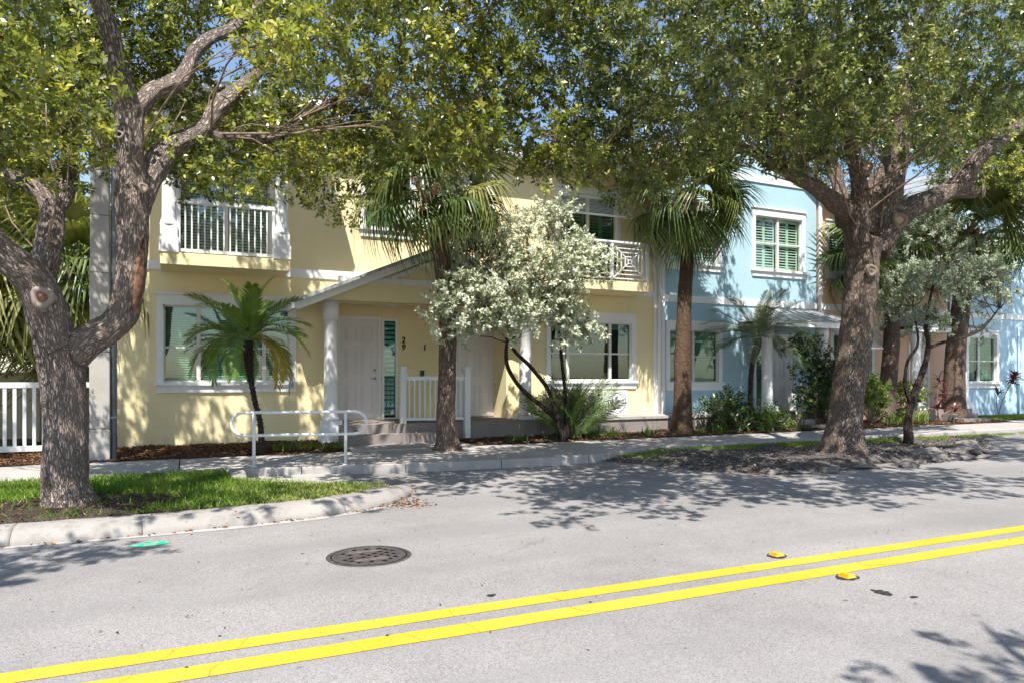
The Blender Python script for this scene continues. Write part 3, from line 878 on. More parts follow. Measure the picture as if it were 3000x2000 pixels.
# balconies
def balcony(xa, xb, style):
    b = MB().box(xa, xb, 15.07, FY-0.001, 3.77, 4.0).build('balcony', M['yellow_wall'], yh)
    if style == 'column':
        for x in (xa+0.15, xb-0.15):
            MB().box(x-0.17, x+0.17, 15.05, 15.39, 4.0, 4.28).box(x-0.15, x+0.15, 15.07, 15.37, 4.28, 4.52).build('plinth', M['trim'], b)
            c = MB().lathe((x, 15.22, 0), [(0.165, 4.52), (0.165, 4.56), (0.145, 4.58), (0.15, 4.62), (0.125, 4.68), (0.12, 6.4), (0.135, 6.42), (0.135, 6.52), (0.16, 6.55), (0.16, 6.99)], 22)
            o = c.build('column', M['trim'], b)
            for p in o.data.polygons: p.use_smooth = abs(p.normal.z) < 0.6 and len(p.vertices) == 4
        ya = 15.14
        r0, r1 = xa+0.28, xb-0.28
        MB().box(r0-0.02, r1+0.02, ya-0.02, ya+0.07, 4.98, 5.06).build('rail', M['vinyl'], b)
        MB().box(r0, r1, ya-0.005, ya+0.045, 4.03, 4.09).build('rail', M['vinyl'], b)
        for x in (r0+0.01, r1-0.06): MB().box(x, x+0.06, ya-0.008, ya+0.05, 4.01, 4.979).build('post', M['vinyl'], b)
        m = MB().box(-0.013, 0.013, -0.013, 0.013, 0, 0.888).mesh('baluster', M['vinyl'])
        n = 14
        for k in range(n):
            link('baluster', m, b, (r0+0.10+(r1-r0-0.2)*(k+0.5)/n, ya+0.02, 4.091))
    else:
        ya = 15.16
        r0, r1 = xa+0.06, xb-0.06
        z0, z1 = 4.07, 5.02
        xm = (r0+r1)/2
        MB().box(r0, r1, ya-0.03, ya+0.05, z1-0.05, z1+0.0).build('rail', M['vinyl'], b)
        for x in (r0, xm-0.03, r1-0.06): MB().box(x, x+0.06, ya-0.02, ya+0.04, 4.0, z1-0.051).build('post', M['vinyl'], b)
        for pa, pb in ((r0+0.06, xm-0.03), (xm+0.03, r1-0.06)):
            cx, cz = (pa+pb)/2, (z0+z1-0.05)/2; hw, hh = (pb-pa)/2, (z1-0.05-z0)/2
            for q in (1.0, 0.76, 0.53, 0.30, 0.13):
                w_, h_ = hw*q-0.013, hh*q-0.013
                g = MB()
                g.box(cx-w_-0.012, cx+w_+0.012, ya, ya+0.024, cz+h_-0.012, cz+h_+0.012); g.box(cx-w_-0.012, cx+w_+0.012, ya, ya+0.024, cz-h_-0.012, cz-h_+0.012)
                g.box(cx-w_-0.012, cx-w_+0.012, ya, ya+0.024, cz-h_+0.012, cz+h_-0.012); g.box(cx+w_-0.012, cx+w_+0.012, ya, ya+0.024, cz-h_+0.012, cz+h_-0.012)
                g.build('square_bar', M['vinyl'], b)
            for sx in (-1, 1):
                for sz in (-1, 1):
                    MB().bar((cx+sx*hw*0.13, ya+0.030, cz+sz*hh*0.13), (cx+sx*(hw-0.02), ya+0.030, cz+sz*(hh-0.02)), 0.022, 0.026, (0, 1, 0)).build('diagonal_bar', M['vinyl'], b)
        for xs_ in (r0, r1-0.05):
            MB().box(xs_, xs_+0.05, ya+0.06, FY-0.04, z1-0.05, z1).build('side_rail', M['vinyl'], b)
            MB().box(xs_, xs_+0.05, ya+0.06, FY-0.04, z0, z0+0.05).build('side_rail', M['vinyl'], b)
            m = MB().box(-0.012, 0.012, -0.012, 0.012, 0, z1-z0-0.1).mesh('baluster', M['vinyl'])
            for k in range(7): link('baluster', m, b, (xs_+0.025, ya+0.17+k*0.12, z0+0.05))
    return b
balcony(-0.45, 1.93, 'column')
balcony(mir(2.05), mir(-0.30), 'cross')
# dark folding chair seen through the right balcony railing
ch = thing('folding_chair', (10.2, 15.75, 4.0), 'dark slim folding chair on the balcony with the crossed white railing', 'chair')
MB().box(10.0, 10.42, 15.55, 15.95, 4.42, 4.45).build('seat', M['plastic_black'], ch)
MB().bar((10.0, 15.98, 4.68), (10.42, 15.98, 4.68), 0.03, 0.22).build('backrest', M['plastic_black'], ch)
for p, q in (((10.0, 15.5, 4.0), (10.05, 15.99, 4.8)), ((10.42, 15.5, 4.0), (10.37, 15.99, 4.8)), ((10.05, 16.0, 4.0), (10.02, 15.52, 4.45)), ((10.37, 16.0, 4.0), (10.40, 15.52, 4.45))):
    MB().tube([p, q], 0.013, 8).build('leg', M['plastic_black'], ch, True)

# roofs of the duplex: main planes and the two balcony hoods
for xa, xb in ((-1.10, 2.62), (mir(2.62), mir(-1.10))):
    hood = MB().box(xa, xb, 14.4, FY, 7.0, 7.05).build('soffit', M['trim'], yh)
    MB().box(xa-0.02, xb+0.02, 14.36, 14.40, 6.98, 7.16).build('fascia', M['trim'], hood)
    xm = (xa+xb)/2
    seam_plane(yh, (xa-0.03, 14.34, 7.14), (xb+0.03, 14.34, 7.14), (xb+0.03, 17.6, 7.42), (xa-0.03, 17.6, 7.42), 9)
MB().box(2.64, mir(2.64), 15.70, FY, 7.0, 7.05).build('soffit', M['trim'], yh)
MB().box(2.64, mir(2.64), 15.66, 15.70, 6.98, 7.16).build('fascia', M['trim'], yh)
seam_plane(yh, (XL-0.4, 15.64, 7.14), (XR, 15.64, 7.14), (XR-3.5, 21.0, 8.5), (XL+3.5, 21.0, 8.5), 22)
seam_plane(yh, (XR, 26.4, 7.14), (XL-0.4, 26.4, 7.14), (XL+3.5, 21.0, 8.5), (XR-3.5, 21.0, 8.5), 10)

# gabled porch
GX0, GX1, GZ, GA = 2.06, 8.54, 3.06, 4.44
gm = (GX0+GX1)/2
pitch = (GA-GZ)/(gm-GX0)
GF = 15.22
pr = MB().prism([(2.5, 3.255), (8.1, 3.255), (8.1, GZ+(GX1-8.1)*pitch), (gm, GA-0.10), (2.5, GZ+(2.5-GX0)*pitch)], 'y', 15.46, FY-0.002).build('porch_gable', M['yellow_wall'], yh)
tie = MB()
tie.box(2.98, 7.62, 15.42, 15.459, 3.66, 3.78)
tie.build('tie_beam', M['trim'], yh)
for sx in (-1, 1):
    MB().bar((gm+sx*1.15, 15.435, 3.80), (gm+sx*0.16, 15.435, 4.20), 0.09, 0.045, (0, 1, 0)).build('brace', M['trim'], yh)
MB().box(gm-0.05, gm+0.05, 15.40, 15.459, 3.785, 4.30).build('king_post', M['trim'], yh)
for sx, xe in ((-1, GX0), (1, GX1)):
    rk = MB()
    tvec = Vector((gm-xe, 0, GA-GZ)).normalized(); up = Vector((-tvec.z*(-1 if sx < 0 else 1), 0, abs(tvec.x)))
    p = Vector((xe, GF+0.02, GZ+0.02)); q = Vector((gm, GF+0.02, GA+0.02))
    rk.bar(p, q, 0.04, 0.17, up)
    rk.build('rake_board', M['trim'], yh)
    a = (xe-0.02*(1 if sx < 0 else -1), GF-0.05, GZ+0.125); b = (gm, GF-0.05, GA+0.125)
    seam_plane(yh, a, (a[0], FY, a[2]), (gm, FY, b[2]), b, 3)
    MB().bar(Vector(a)+Vector((0, -0.02, -0.02)), Vector(b)+Vector((0, -0.02, -0.02)), 0.03, 0.05, up).build('drip_edge', M['roof'], yh)
    MB().box(min(xe, xe+sx*0.06), max(xe, xe+sx*0.06), GF, FY, GZ-0.03, GZ+0.10).build('gutter', M['trim'], yh)
round_column(yh, 2.86, 15.66, 0.2, 3.254, 0.15)
round_column(yh, 7.55, 15.66, 0.2, 3.254, 0.15)
# porch floor, steps
MB().box(2.98, 7.75, 15.30, EY, 0.1, PZ0).build('porch_floor', M['step'], yh)
MB().box(3.0, 5.4, 14.88, 15.299, 0.1, 0.385).build('step', M['step'], yh)
o = MB().prism([(2.95, 13.85), (5.5, 13.85), (5.5, 14.879), (2.95, 14.879)], 'z', 0.0, 0.185).build('entry_walk', M['concrete']); tag(o, kind='structure')
# porch railing with two posts
pr = thing('porch_railing', (5.0, 15.36, PZ0), 'short white baluster railing between two square posts on the yellow porch', 'railing')
MB().box(4.33, 4.45, 15.32, 15.44, PZ0, 1.80).box(4.32, 4.46, 15.31, 15.45, 1.80, 1.84).build('post', M['vinyl'], pr)
MB().box(5.78, 5.91, 15.14, 15.27, 0.22, 1.80).box(5.77, 5.92, 15.13, 15.28, 1.80, 1.84).build('post', M['vinyl'], pr)
def lerp3(a, b, t): return tuple(a[i]+(b[i]-a[i])*t for i in range(3))
A0 = (4.451, 15.38, 1.58); B0 = (5.779, 15.21, 1.58)
MB().bar(A0, B0, 0.06, 0.09).build('rail', M['vinyl'], pr)
MB().bar((A0[0], A0[1], PZ0+0.09), (B0[0], B0[1], PZ0+0.09), 0.045, 0.06).build('rail', M['vinyl'], pr)
m = MB().box(-0.014, 0.014, -0.014, 0.014, 0, 0.835).mesh('baluster', M['vinyl'])
for k in range(11):
    p = lerp3(A0, B0, (k+0.7)/11.4); link('baluster', m, pr, (p[0], p[1], PZ0+0.12))

# raised terrace running on to the right
tr = thing('terrace', (9.5, 15.4, 0), 'long low concrete terrace edge with pale coping in front of the yellow and blue houses', 'terrace')
cu = [7.755, 9.4, 11.2, 13.0, 14.6]
for a, b in zip(cu, cu[1:]):
    MB().box(a+0.003, b-0.003, 15.32, FY-0.004, 0.05, 0.52).build('wall_block', M['step'], tr)
    MB().box(a+0.002, b-0.002, 15.28, FY-0.004, 0.521, 0.585).build('coping', M['concrete'], tr)
MB().box(5.4, 7.74, 15.27, 15.298, 0.05, 0.56).build('wall_block', M['step'], tr)
# white panel with a hose below the right window
hp = thing('hose_cabinet', (9.9, 16.0, 0.585), 'white utility cabinet under the yellow house right window with a looped hose', 'cabinet')
bevel(MB().box(9.4, 10.75, 15.98, 16.15, 0.586, 1.24).build('cabinet', M['vinyl'], hp), 0.01)
pts = [(10.45+0.22*math.cos(a), 15.95-0.02*math.sin(a*2), 0.95+0.26*math.sin(a)) for a in [2*math.pi*k/40 for k in range(60)]]
MB().tube(pts, 0.008, 8).build('hose', M['grey_metal'], hp, True)

# ---------------------------------------------------------------- blue house
def simple_house(name, xa, xb, top, wallmat, openings, label, gable=True):
    h = thing('town_house', ((xa+xb)/2, FY, 0), label, 'house')
    mb = MB()
    wall_sheet(mb, xa, xb, 0.0, top, FY, openings, 0.14)
    mb.quad((xa, FY, 0), (xa, 26, 0), (xa, 26, top), (xa, FY, top)); mb.quad((xb, 26, 0), (xb, FY, 0), (xb, FY, top), (xb, 26, top)); mb.quad((xa, 26, 0), (xb, 26, 0), (xb, 26, top), (xa, 26, top))
    mb.build('wall', M[wallmat], h)
    xm = (xa+xb)/2
    if gable:
        gz = top+2.0
        MB().prism([(xa, top), (xb, top), (xm, gz)], 'y', FY+0.001, FY+0.1).build('gable', M[wallmat], h)
        m = MB().box(-0.02, 0.02, -0.02, 0.0, 0, 1).mesh('batten', M['trim'])
        x = xa+0.2
        while x < xb-0.1:
            hh = (gz-top)*(1-abs(x-xm)/((xb-xa)/2))
            link('batten', m, h, (x, FY+0.0005, top), None, (1, 1, max(0.1, hh))); x += 0.3
        MB().box(xa, xb, FY-0.04, FY-0.0005, top-0.12, top+0.08).build('band', M['trim'], h)
        seam_plane(h, (xa-0.05, FY-0.4, top-0.03), (xm, FY-0.4, gz+0.1), (xm, 26.3, gz+0.1), (xa-0.05, 26.3, top-0.03), 5)
        seam_plane(h, (xm, FY-0.4, gz+0.1), (xb+0.05, FY-0.4, top-0.03), (xb+0.05, 26.3, top-0.03), (xm, 26.3, gz+0.1), 5)
    else:
        MB().box(xa, xb, FY-0.45, FY-0.001, top, top+0.05).build('soffit', M['trim'], h)
        MB().box(xa, xb, FY-0.49, FY-0.451, top-0.02, top+0.16).build('fascia', M['trim'], h)
        seam_plane(h, (xa, FY-0.5, top+0.15), (xb, FY-0.5, top+0.15), (xb, 21, top+2.0), (xa, 21, top+2.0), 12)
        seam_plane(h, (xb, 26.4, top+0.15), (xa, 26.4, top+0.15), (xa, 21, top+2.0), (xb, 21, top+2.0), 6)
    MB().box(xa+0.12, xb, FY-0.035, FY-0.0005, 3.69, 3.885).build('band', M['trim'], h)
    MB().box(xa, xa+0.12, FY-0.05, FY-0.0005, 0.2, top-0.15).build('corner_board', M['trim'], h)
    return h

def shed_porch(h, xa, xb, eave, top, col_x, floor=0.55, door=None, flip=1):
    """hipped metal porch roof on round columns, steps and a short railing"""
    yf = 15.0
    seam_plane(h, (xa, yf, eave), (xb, yf, eave), (xb-0.75, FY, top), (xa+0.75, FY, top), 9)
    for x, s in ((xa, 1), (xb, -1)):
        MB().add([(x, yf, eave), (x, FY, eave), (x+s*0.75, FY, top), (x, yf, eave-0.02), (x, FY, eave-0.02)], [(0, 1, 2), (0, 3, 4, 1), (3, 0, 2), (4, 2, 1)]).build('roof_hip', M['roof'], h)
    MB().box(xa+0.02, xb-0.02, yf+0.02, yf+0.06, eave-0.18, eave-0.025).build('fascia', M['trim'], h)
    MB().box(xa+0.02, xb-0.02, yf+0.061, FY-0.002, eave-0.12, eave-0.10).build('soffit', M['trim'], h)
    for x in col_x: round_column(h, x, 15.35, 0.3, eave-0.121, 0.155)
    MB().box(xa+0.3, xb-0.3, 15.1, FY-0.002, 0.1, floor).build('porch_floor', M['step'], h)
    MB().box(col_x[-1]-1.5, col_x[-1]-0.25, 14.72, 15.099, 0.1, floor-0.14).build('step', M['step'], h)
    MB().box(col_x[-1]-1.5, col_x[-1]-0.15, 14.36, 14.719, 0.1, floor-0.28).build('step', M['step'], h)
    if door: six_panel_door(h, door[0], door[1], floor+0.03, floor+2.25, FY-0.02, flip)

bw = [(12.27, 14.03, 1.43, 2.93), (12.27, 14.0, 4.82, 6.35), (15.40, 17.30, 4.80, 6.42), (15.42, 15.86, 0.62, 2.8)]
bl = simple_house('town_house', 11.98, 17.90, 7.5, 'blue_wall', bw, 'blue stucco house with shuttered windows and a hipped metal porch roof')
window(bl, *bw[0], (13.15,), (2.17,), fill='blind', tilt=R(66))
window(bl, *bw[1], (13.13,), (5.58,), fill='shutter')
window(bl, *bw[2], (16.35,), (5.62,), fill='shutter')
window(bl, *bw[3], (), (), fill='blind', casing=0.06, header=0.06, sill=False)
shed_porch(bl, 14.74, 18.5, 3.20, 3.66, (15.05, 17.2), 0.55, (16.0, 16.9))
br = thing('porch_railing', (16.8, 15.2, 0.55), 'small white baluster railing beside the blue house steps', 'railing')
MB().box(16.2, 17.0, 15.17, 15.23, 1.38, 1.45).build('rail', M['vinyl'], br)
MB().box(16.2, 17.0, 15.18, 15.22, 0.66, 0.71).build('rail', M['vinyl'], br)
for x in (16.14, 17.0): MB().box(x, x+0.06, 15.17, 15.23, 0.55, 1.5).build('post', M['vinyl'], br)
m = MB().box(-0.013, 0.013, -0.013, 0.013, 0, 0.668).mesh('baluster', M['vinyl'])
for k in range(7): link('baluster', m, br, (16.27+k*0.11, 15.2, 0.711))

# ---------------------------------------------------------------- peach house
pw = [(18.62, 20.38, 1.50, 2.95), (18.42, 19.45, 4.9, 6.3), (21.2, 22.3, 4.9, 6.3)]
pe = simple_house('town_house', 17.98, 24.18, 7.3, 'peach_wall', pw, 'peach stucco house with a slatted awning shutter and steps behind the big oak', False)
window(pe, *pw[0], (19.5,), (2.2,), fill='blind')
window(pe, *pw[1], (), (5.6,), fill='shutter')
window(pe, *pw[2], (), (5.6,), fill='shutter')
aw = MB(); x0, x1 = 18.5, 20.5
for x in (x0, x1-0.05): aw.bar((x+0.02, FY-0.06, 3.1), (x+0.02, FY-0.78, 2.50), 0.04, 0.05)
aw.box(x0, x1, FY-0.81, FY-0.77, 2.46, 2.51); aw.box(x0, x1, FY-0.09, FY-0.045, 3.08, 3.14)
a = aw.build('awning_shutter', M['trim'], pe)
m = slat_mesh(x1-x0-0.1, 0.07, R(20), M['trim'], 0.01)
for k in range(12):
    t = (k+0.7)/13; link('slat', m, a, ((x0+x1)/2, FY-0.08-0.68*t, 3.10-0.60*t))
shed_porch(pe, 20.75, 24.1, 3.20, 3.66, (21.35, 23.75), 0.55, (22.2, 23.1))
MB().box(23.3, 23.45, 15.05, 15.2, 0.5, 1.75).build('porch_post', M['vinyl'], pe)
# light brackets on the peach wall
# ---------------------------------------------------------------- pale blue house
lw = [(25.05, 26.92, 1.40, 3.02), (25.3, 26.6, 4.95, 6.4), (29, 31, 1.4, 3.0), (29, 31, 4.9, 6.4)]
lb = simple_house('town_house', 24.26, 32.0, 7.9, 'pale_wall', lw, 'pale blue stucco house at the right end of the row')
window(lb, *lw[0], (25.98,), (2.15,), fill='blind', drop=1.0)
window(lb, *lw[1], (25.95,), (5.65,), fill='shutter')
window(lb, *lw[2], (30,), (2.15,), fill='blind')
window(lb, *lw[3], (30,), (5.65,), fill='shutter')
MB().tube([(28.15, FY-0.06, 0.2), (28.15, FY-0.06, 3.4)], 0.035, 8).build('conduit', M['pale_wall'], lb, True)
MB().box(28.02, 28.28, FY-0.14, FY, 1.35, 1.75).build('meter_box', M['pale_wall'], lb)
MB().tube([(28.6, FY-0.2, 0.15), (28.6, FY-0.2, 0.5), (28.45, FY-0.2, 0.75), (28.9, FY-0.2, 0.75)], 0.03, 8).build('meter_pipe', M['grey_metal'], lb, True)

# ================================================================== STREET OBJECTS
# white pipe rail with rounded ends on the sidewalk edge
pr = thing('pipe_railing', (1.7, 12.2, 0.15), 'white round-ended pipe railing on the sidewalk edge in front of the small palm', 'railing')
pa = Vector((1.01, 12.32, 0)); pb = Vector((2.44, 12.02, 0)); td = (pb-pa).normalized()
zt, zb_ = 1.04, 0.665; rr = (zt-zb_)/2
e0 = pa - td*0.16; e1 = pb + td*0.16
loop = []
for k in range(13):
    a = math.pi/2 + math.pi*k/12
    loop.append(e0 + td*math.cos(a)*rr + Vector((0, 0, (zt+zb_)/2+math.sin(a)*rr)))
for k in range(13):
    a = -math.pi/2 + math.pi*k/12
    loop.append(e1 + td*math.cos(a)*rr + Vector((0, 0, (zt+zb_)/2+math.sin(a)*rr)))
loop.append(loop[0])
MB().tube(loop, 0.025, 12, False).build('rail_loop', M['vinyl'], pr, True)
for p in (pa, pb):
    MB().tube([p+Vector((0, 0, 0.14)), p+Vector((0, 0, zt))], 0.026, 12).lathe((p.x, p.y, 0), [(0.055, 0.150), (0.055, 0.162), (0.028, 0.165)], 14).build('post', M['vinyl'], pr, True)

# square concrete utility pole and its conduit
up = thing('utility_pole', (-1.36, 14.3, 0.15), 'square grey concrete utility pole with a metal conduit beside the yellow house', 'utility pole')
zz = [0.12, 0.72, 2.05, 3.42, 4.42, 5.55, 7.5, 9.6]
for a, b in zip(zz, zz[1:]):
    w0 = 0.158-0.004*a; 
    bevel(MB().box(-1.36-w0, -1.36+w0, 14.3-w0, 14.3+w0, a+0.004, b-0.004).build('pole_section', M['pole'], up), 0.012)
MB().tube([(-1.15, 14.24, 0.15), (-1.15, 14.24, 9.0)], 0.045, 10).build('conduit', M['grey_metal'], up, True)
for z in (0.9, 2.4, 3.9, 5.4): MB().box(-1.215, -1.095, 14.185, 14.3, z, z+0.03).build('strap', M['grey_metal'], up)
MB().box(-1.40, -1.32, 14.144, 14.149, 1.42, 1.52).build('tag_plate', M['pole'], up)

# low picket fence and the cream panel fence behind it
fn = thing('picket_fence', (-4.5, 15.5, 0.15), 'low white picket fence with a flat top rail left of the utility pole', 'fence')
MB().box(-12, -1.62, 15.47, 15.53, 1.42, 1.52).build('rail', M['vinyl'], fn)
MB().box(-12, -1.62, 15.475, 15.525, 0.26, 0.36).build('rail', M['vinyl'], fn)
MB().box(-1.62, -1.47, 15.42, 15.57, 0.12, 1.62).build('post', M['vinyl'], fn)
m = MB().box(-0.028, 0.028, -0.016, 0.016, 0, 1.058).mesh('picket', M['vinyl'])
x = -1.78
while x > -11.9:
    link('picket', m, fn, (x, 15.5, 0.361)); x -= 0.15
cf = thing('panel_fence', (-4, 19.5, 0.1), 'tall cream vinyl panel fence behind the white picket fence', 'fence')
x = -14.0
while x < -2.6:
    MB().box(x, x+0.13, 19.42, 19.55, 0.1, 1.78).box(x-0.01, x+0.14, 19.41, 19.56, 1.78, 1.82).build('post', M['cream'], cf)
    for k in range(8): MB().box(x+0.132+k*0.208, x+0.335+k*0.208, 19.47+0.006*(k % 2), 19.50, 0.2, 1.62).build('board', M['cream'], cf)
    MB().box(x+0.131, x+1.80, 19.45, 19.52, 1.621, 1.72).build('rail', M['cream'], cf)
    x += 1.8

# manhole cover
mc = thing('manhole_cover', (1.52, 6.44, 0), 'round cast iron manhole cover with square holes set in the asphalt', 'manhole')
mx, my = 1.52, 6.44
ring = MB(); n = 48
for r0, r1, z in ((0.385, 0.345, 0.006),):
    for k in range(n):
        a, b = 2*math.pi*k/n, 2*math.pi*(k+1)/n
        ring.quad((mx+r0*math.cos(a), my+r0*math.sin(a), 0.001), (mx+r0*math.cos(b), my+r0*math.sin(b), 0.001), (mx+(r0-.008)*math.cos(b), my+(r0-.008)*math.sin(b), z), (mx+(r0-.008)*math.cos(a), my+(r0-.008)*math.sin(a), z))
        ring.quad((mx+(r0-.008)*math.cos(a), my+(r0-.008)*math.sin(a), z), (mx+(r0-.008)*math.cos(b), my+(r0-.008)*math.sin(b), z), (mx+r1*math.cos(b), my+r1*math.sin(b), z), (mx+r1*math.cos(a), my+r1*math.sin(a), z))
ring.build('frame_ring', M['iron'], mc)
cl = MB(); rs = random.Random(2)
ro = [0.392+rs.uniform(-.003, .007) for _ in range(n)]
for k in range(n):
    a, b = 2*math.pi*k/n, 2*math.pi*(k+1)/n; q = ro[(k+1) % n]
    cl.quad((mx+ro[k]*math.cos(a), my+ro[k]*math.sin(a), 0.002), (mx+q*math.cos(b), my+q*math.sin(b), 0.002), (mx+.3855*math.cos(b), my+.3855*math.sin(b), 0.0025), (mx+.3855*math.cos(a), my+.3855*math.sin(a), 0.0025))
cl.build('grout_collar', M['kerb'], mc)
MB().lathe((mx, my, 0), [(0.346, 0.0005), (0.346, 0.0015)], 48).build('gap', M['dark_hole'], mc)
lid = MB().lathe((mx, my, 0), [(0.330, 0.0005), (0.333, 0.007), (0.328, 0.010), (0.300, 0.010), (0.296, 0.007), (0.0005, 0.007)], 48).build('lid', M['iron'], mc)
hm = MB().box(-0.021, 0.021, -0.021, 0.021, 0, 0.001).mesh('hole', M['dark_hole'])
rm_ = MB().box(-0.013, 0.013, -0.013, 0.013, 0, 0.004).mesh('stud', M['rust'])
rot = R(38)
ux = Vector((math.cos(rot), math.sin(rot), 0)); uy = Vector((-math.sin(rot), math.cos(rot), 0))
for i in range(-3, 4):
    for j in range(-3, 4):
        c = Vector((mx, my, 0.0072))+ux*(i*0.079)+uy*(j*0.079)
        if (c-Vector((mx, my, 0))).length > 0.275: continue
        p = Vector((c.x-mx, c.y-my))
        if abs(p.x+0.02) < 0.14 and (0.10 < p.y < 0.19 or -0.19 < p.y < -0.10): continue
        link('hole' if (i+j) % 3 or j < 1 else 'stud', hm if (i+j) % 3 or j < 1 else rm_, lid, c, (0, 0, rot))
for sy in (1, -1):
    MB().box(mx-0.16, mx+0.14, my+sy*0.145-0.038, my+sy*0.145+0.038, 0.0072, 0.0095).build('name_plate', M['rust'], lid)

# raised pavement markers
def rpm(x, y, label):
    o = thing('pavement_marker', (x, y, 0), label, 'road stud', 'raised markers on the centre line')
    k = 14
    poly = [(x+0.095*math.cos(2*math.pi*i/k)*(1+0.15*random.uniform(-1, 1)), y+0.075*math.sin(2*math.pi*i/k)*(1+0.15*random.uniform(-1, 1))) for i in range(k)]
    MB().prism(poly, 'z', 0.001, 0.010).build('bitumen_pad', M['tar'], o)
    a, b, h = 0.052, 0.05, 0.026; z0 = 0.0101
    V = [(x-a, y-b, z0), (x+a, y-b, z0), (x+a, y+b, z0), (x-a, y+b, z0), (x-a*.45, y-b*.85, z0+h), (x+a*.45, y-b*.85, z0+h), (x+a*.45, y+b*.85, z0+h), (x-a*.45, y+b*.85, z0+h)]
    MB().add(V, [(0,3,2,1),(4,5,6,7),(0,1,5,4),(1,2,6,5),(2,3,7,6),(3,0,4,7)]).build('body', M['rpm'], o)
    n_ = Vector((-h, 0, a*.55)).normalized()
    lens = MB()
    q = [Vector(V[0]).lerp(Vector(V[4]), .15), Vector(V[3]).lerp(Vector(V[7]), .15), Vector(V[3]).lerp(Vector(V[7]), .9), Vector(V[0]).lerp(Vector(V[4]), .9)]
    q = [Vector((p.x, y+(p.y-y)*.86, p.z))+n_*0.002 for p in q]
    lens.quad(*q); lens.add([p-n_*0.003 for p in q], [(0, 1, 2, 3)]); lens.build('lens', M['rpm_lens'], o)
rpm(4.90, 4.88, 'yellow raised road stud on the far side of the double yellow line')
rpm(4.90, 4.12, 'yellow raised road stud on the near side of the double yellow line')

# flat marks on the asphalt
def blot(name, cx, cy, rx, ry, mat, label, cat, n=26, rough=0.35, z=0.004, seed=1):
    rs = random.Random(seed)
    poly = [(cx+rx*math.cos(2*math.pi*i/n)*(1+rs.uniform(-rough, rough)), cy+ry*math.sin(2*math.pi*i/n)*(1+rs.uniform(-rough, rough))) for i in range(n)]
    V = [(cx, cy, z)]+[(p[0], p[1], z) for p in poly]
    return tag(link(name, np_mesh(name, V, [(0, 1+i, 1+(i+1) % n) for i in range(n)], mat)), label, cat)
rs = random.Random(4)
V = []; F = []
for (cx, cy, rx, ry, an) in ((-0.33, 7.80, .17, .05, .25), (-0.25, 7.83, .13, .055, -.6), (-0.36, 7.72, .12, .04, .1), (-0.22, 7.76, .10, .035, .9)):
    b = len(V); n = 20; V.append((cx, cy, .004+.0004*len(F)/20))
    for i in range(n):
        a = 2*math.pi*i/n; u = rx*math.cos(a)*(1+rs.uniform(-.3, .3)); v = ry*math.sin(a)*(1+rs.uniform(-.3, .3))
        V.append((cx+u*math.cos(an)-v*math.sin(an), cy+u*math.sin(an)+v*math.cos(an), V[b][2]))
    F += [(b, b+1+i, b+1+(i+1) % n) for i in range(n)]
tag(link('paint_mark', np_mesh('paint_mark', V, F, M['green_paint'])), 'green sprayed utility mark on the road beside the kerb', 'paint mark')
blot('tar_spot', 4.80, 3.73, .055, .07, M['tar'], 'large black tar spot on the near lane', 'tar spot', seed=2)
blot('tar_spot', 4.92, 3.55, .035, .022, M['tar'], 'small tar fleck just below the large black tar spot', 'tar spot', seed=3)
blot('tar_spot', 2.08, 4.90, .035, .03, M['tar'], 'small dark spot above the double yellow line left of the road studs', 'tar spot', seed=5)

# ================================================================== LEAF TOOLS
def unit(a):
    return a/np.maximum(np.linalg.norm(a, axis=1, keepdims=True), 1e-9)

def leaf_mesh(name, pos, d, nrm, L, W, tint, mat, org=(0, 0, 0), wide=0.55, fold=0.18):
    """one four-sided folded leaf for each row of pos"""
    N = len(pos)
    d = unit(d); s = unit(np.cross(d, nrm)); u = np.cross(s, d)
    L = L[:, None]; W = W[:, None]
    P = pos-np.array(org)
    V = np.empty((N, 4, 3))
    V[:, 0] = P
    V[:, 1] = P+d*L*wide+s*W*0.5+u*W*fold
    V[:, 2] = P+d*L-u*L*0.08
    V[:, 3] = P+d*L*wide-s*W*0.5+u*W*fold
    m = bpy.data.meshes.new(name)
    m.vertices.add(4*N); m.vertices.foreach_set('co', V.reshape(-1).astype(np.float32))
    m.loops.add(4*N); m.loops.foreach_set('vertex_index', np.arange(4*N, dtype=np.int32))
    m.polygons.add(N); m.polygons.foreach_set('loop_start', np.arange(0, 4*N, 4, dtype=np.int32))
    m.materials.append(mat)
    m.update(calc_edges=True)
    at = m.attributes.new('tint', 'FLOAT', 'FACE'); at.data.foreach_set('value', np.clip(tint, 0, 1).astype(np.float32))
    return m

def twig_mesh(name, A, B, r, mat, org=(0, 0, 0)):
    N = len(A); A = A-np.array(org); B = B-np.array(org)
    t = unit(B-A); s = np.cross(t, np.array([0.3, 0.2, 0.93])); s = unit(s); b = np.cross(t, s)
    V = np.empty((N, 6, 3))
    for k in range(3):
        a = 2*math.pi*k/3
        o = s*math.cos(a)+b*math.sin(a)
        V[:, k] = A+o*r[:, None]; V[:, 3+k] = B+o*(r*0.4)[:, None]
    base = np.arange(N)[:, None, None]*6
    q = np.array([[0, 1, 4, 3], [1, 2, 5, 4], [2, 0, 3, 5]])
    F = (base+q[None]).reshape(-1)
    m = bpy.data.meshes.new(name)
    m.vertices.add(6*N); m.vertices.foreach_set('co', V.reshape(-1).astype(np.float32))
    m.loops.add(12*N); m.loops.foreach_set('vertex_index', F.astype(np.int32))
    m.polygons.add(3*N); m.polygons.foreach_set('loop_start', np.arange(0, 12*N, 4, dtype=np.int32))
    m.materials.append(mat); m.update(calc_edges=True)
    return m

def rand_dirs(n):
    return unit(rng.normal(size=(n, 3)))

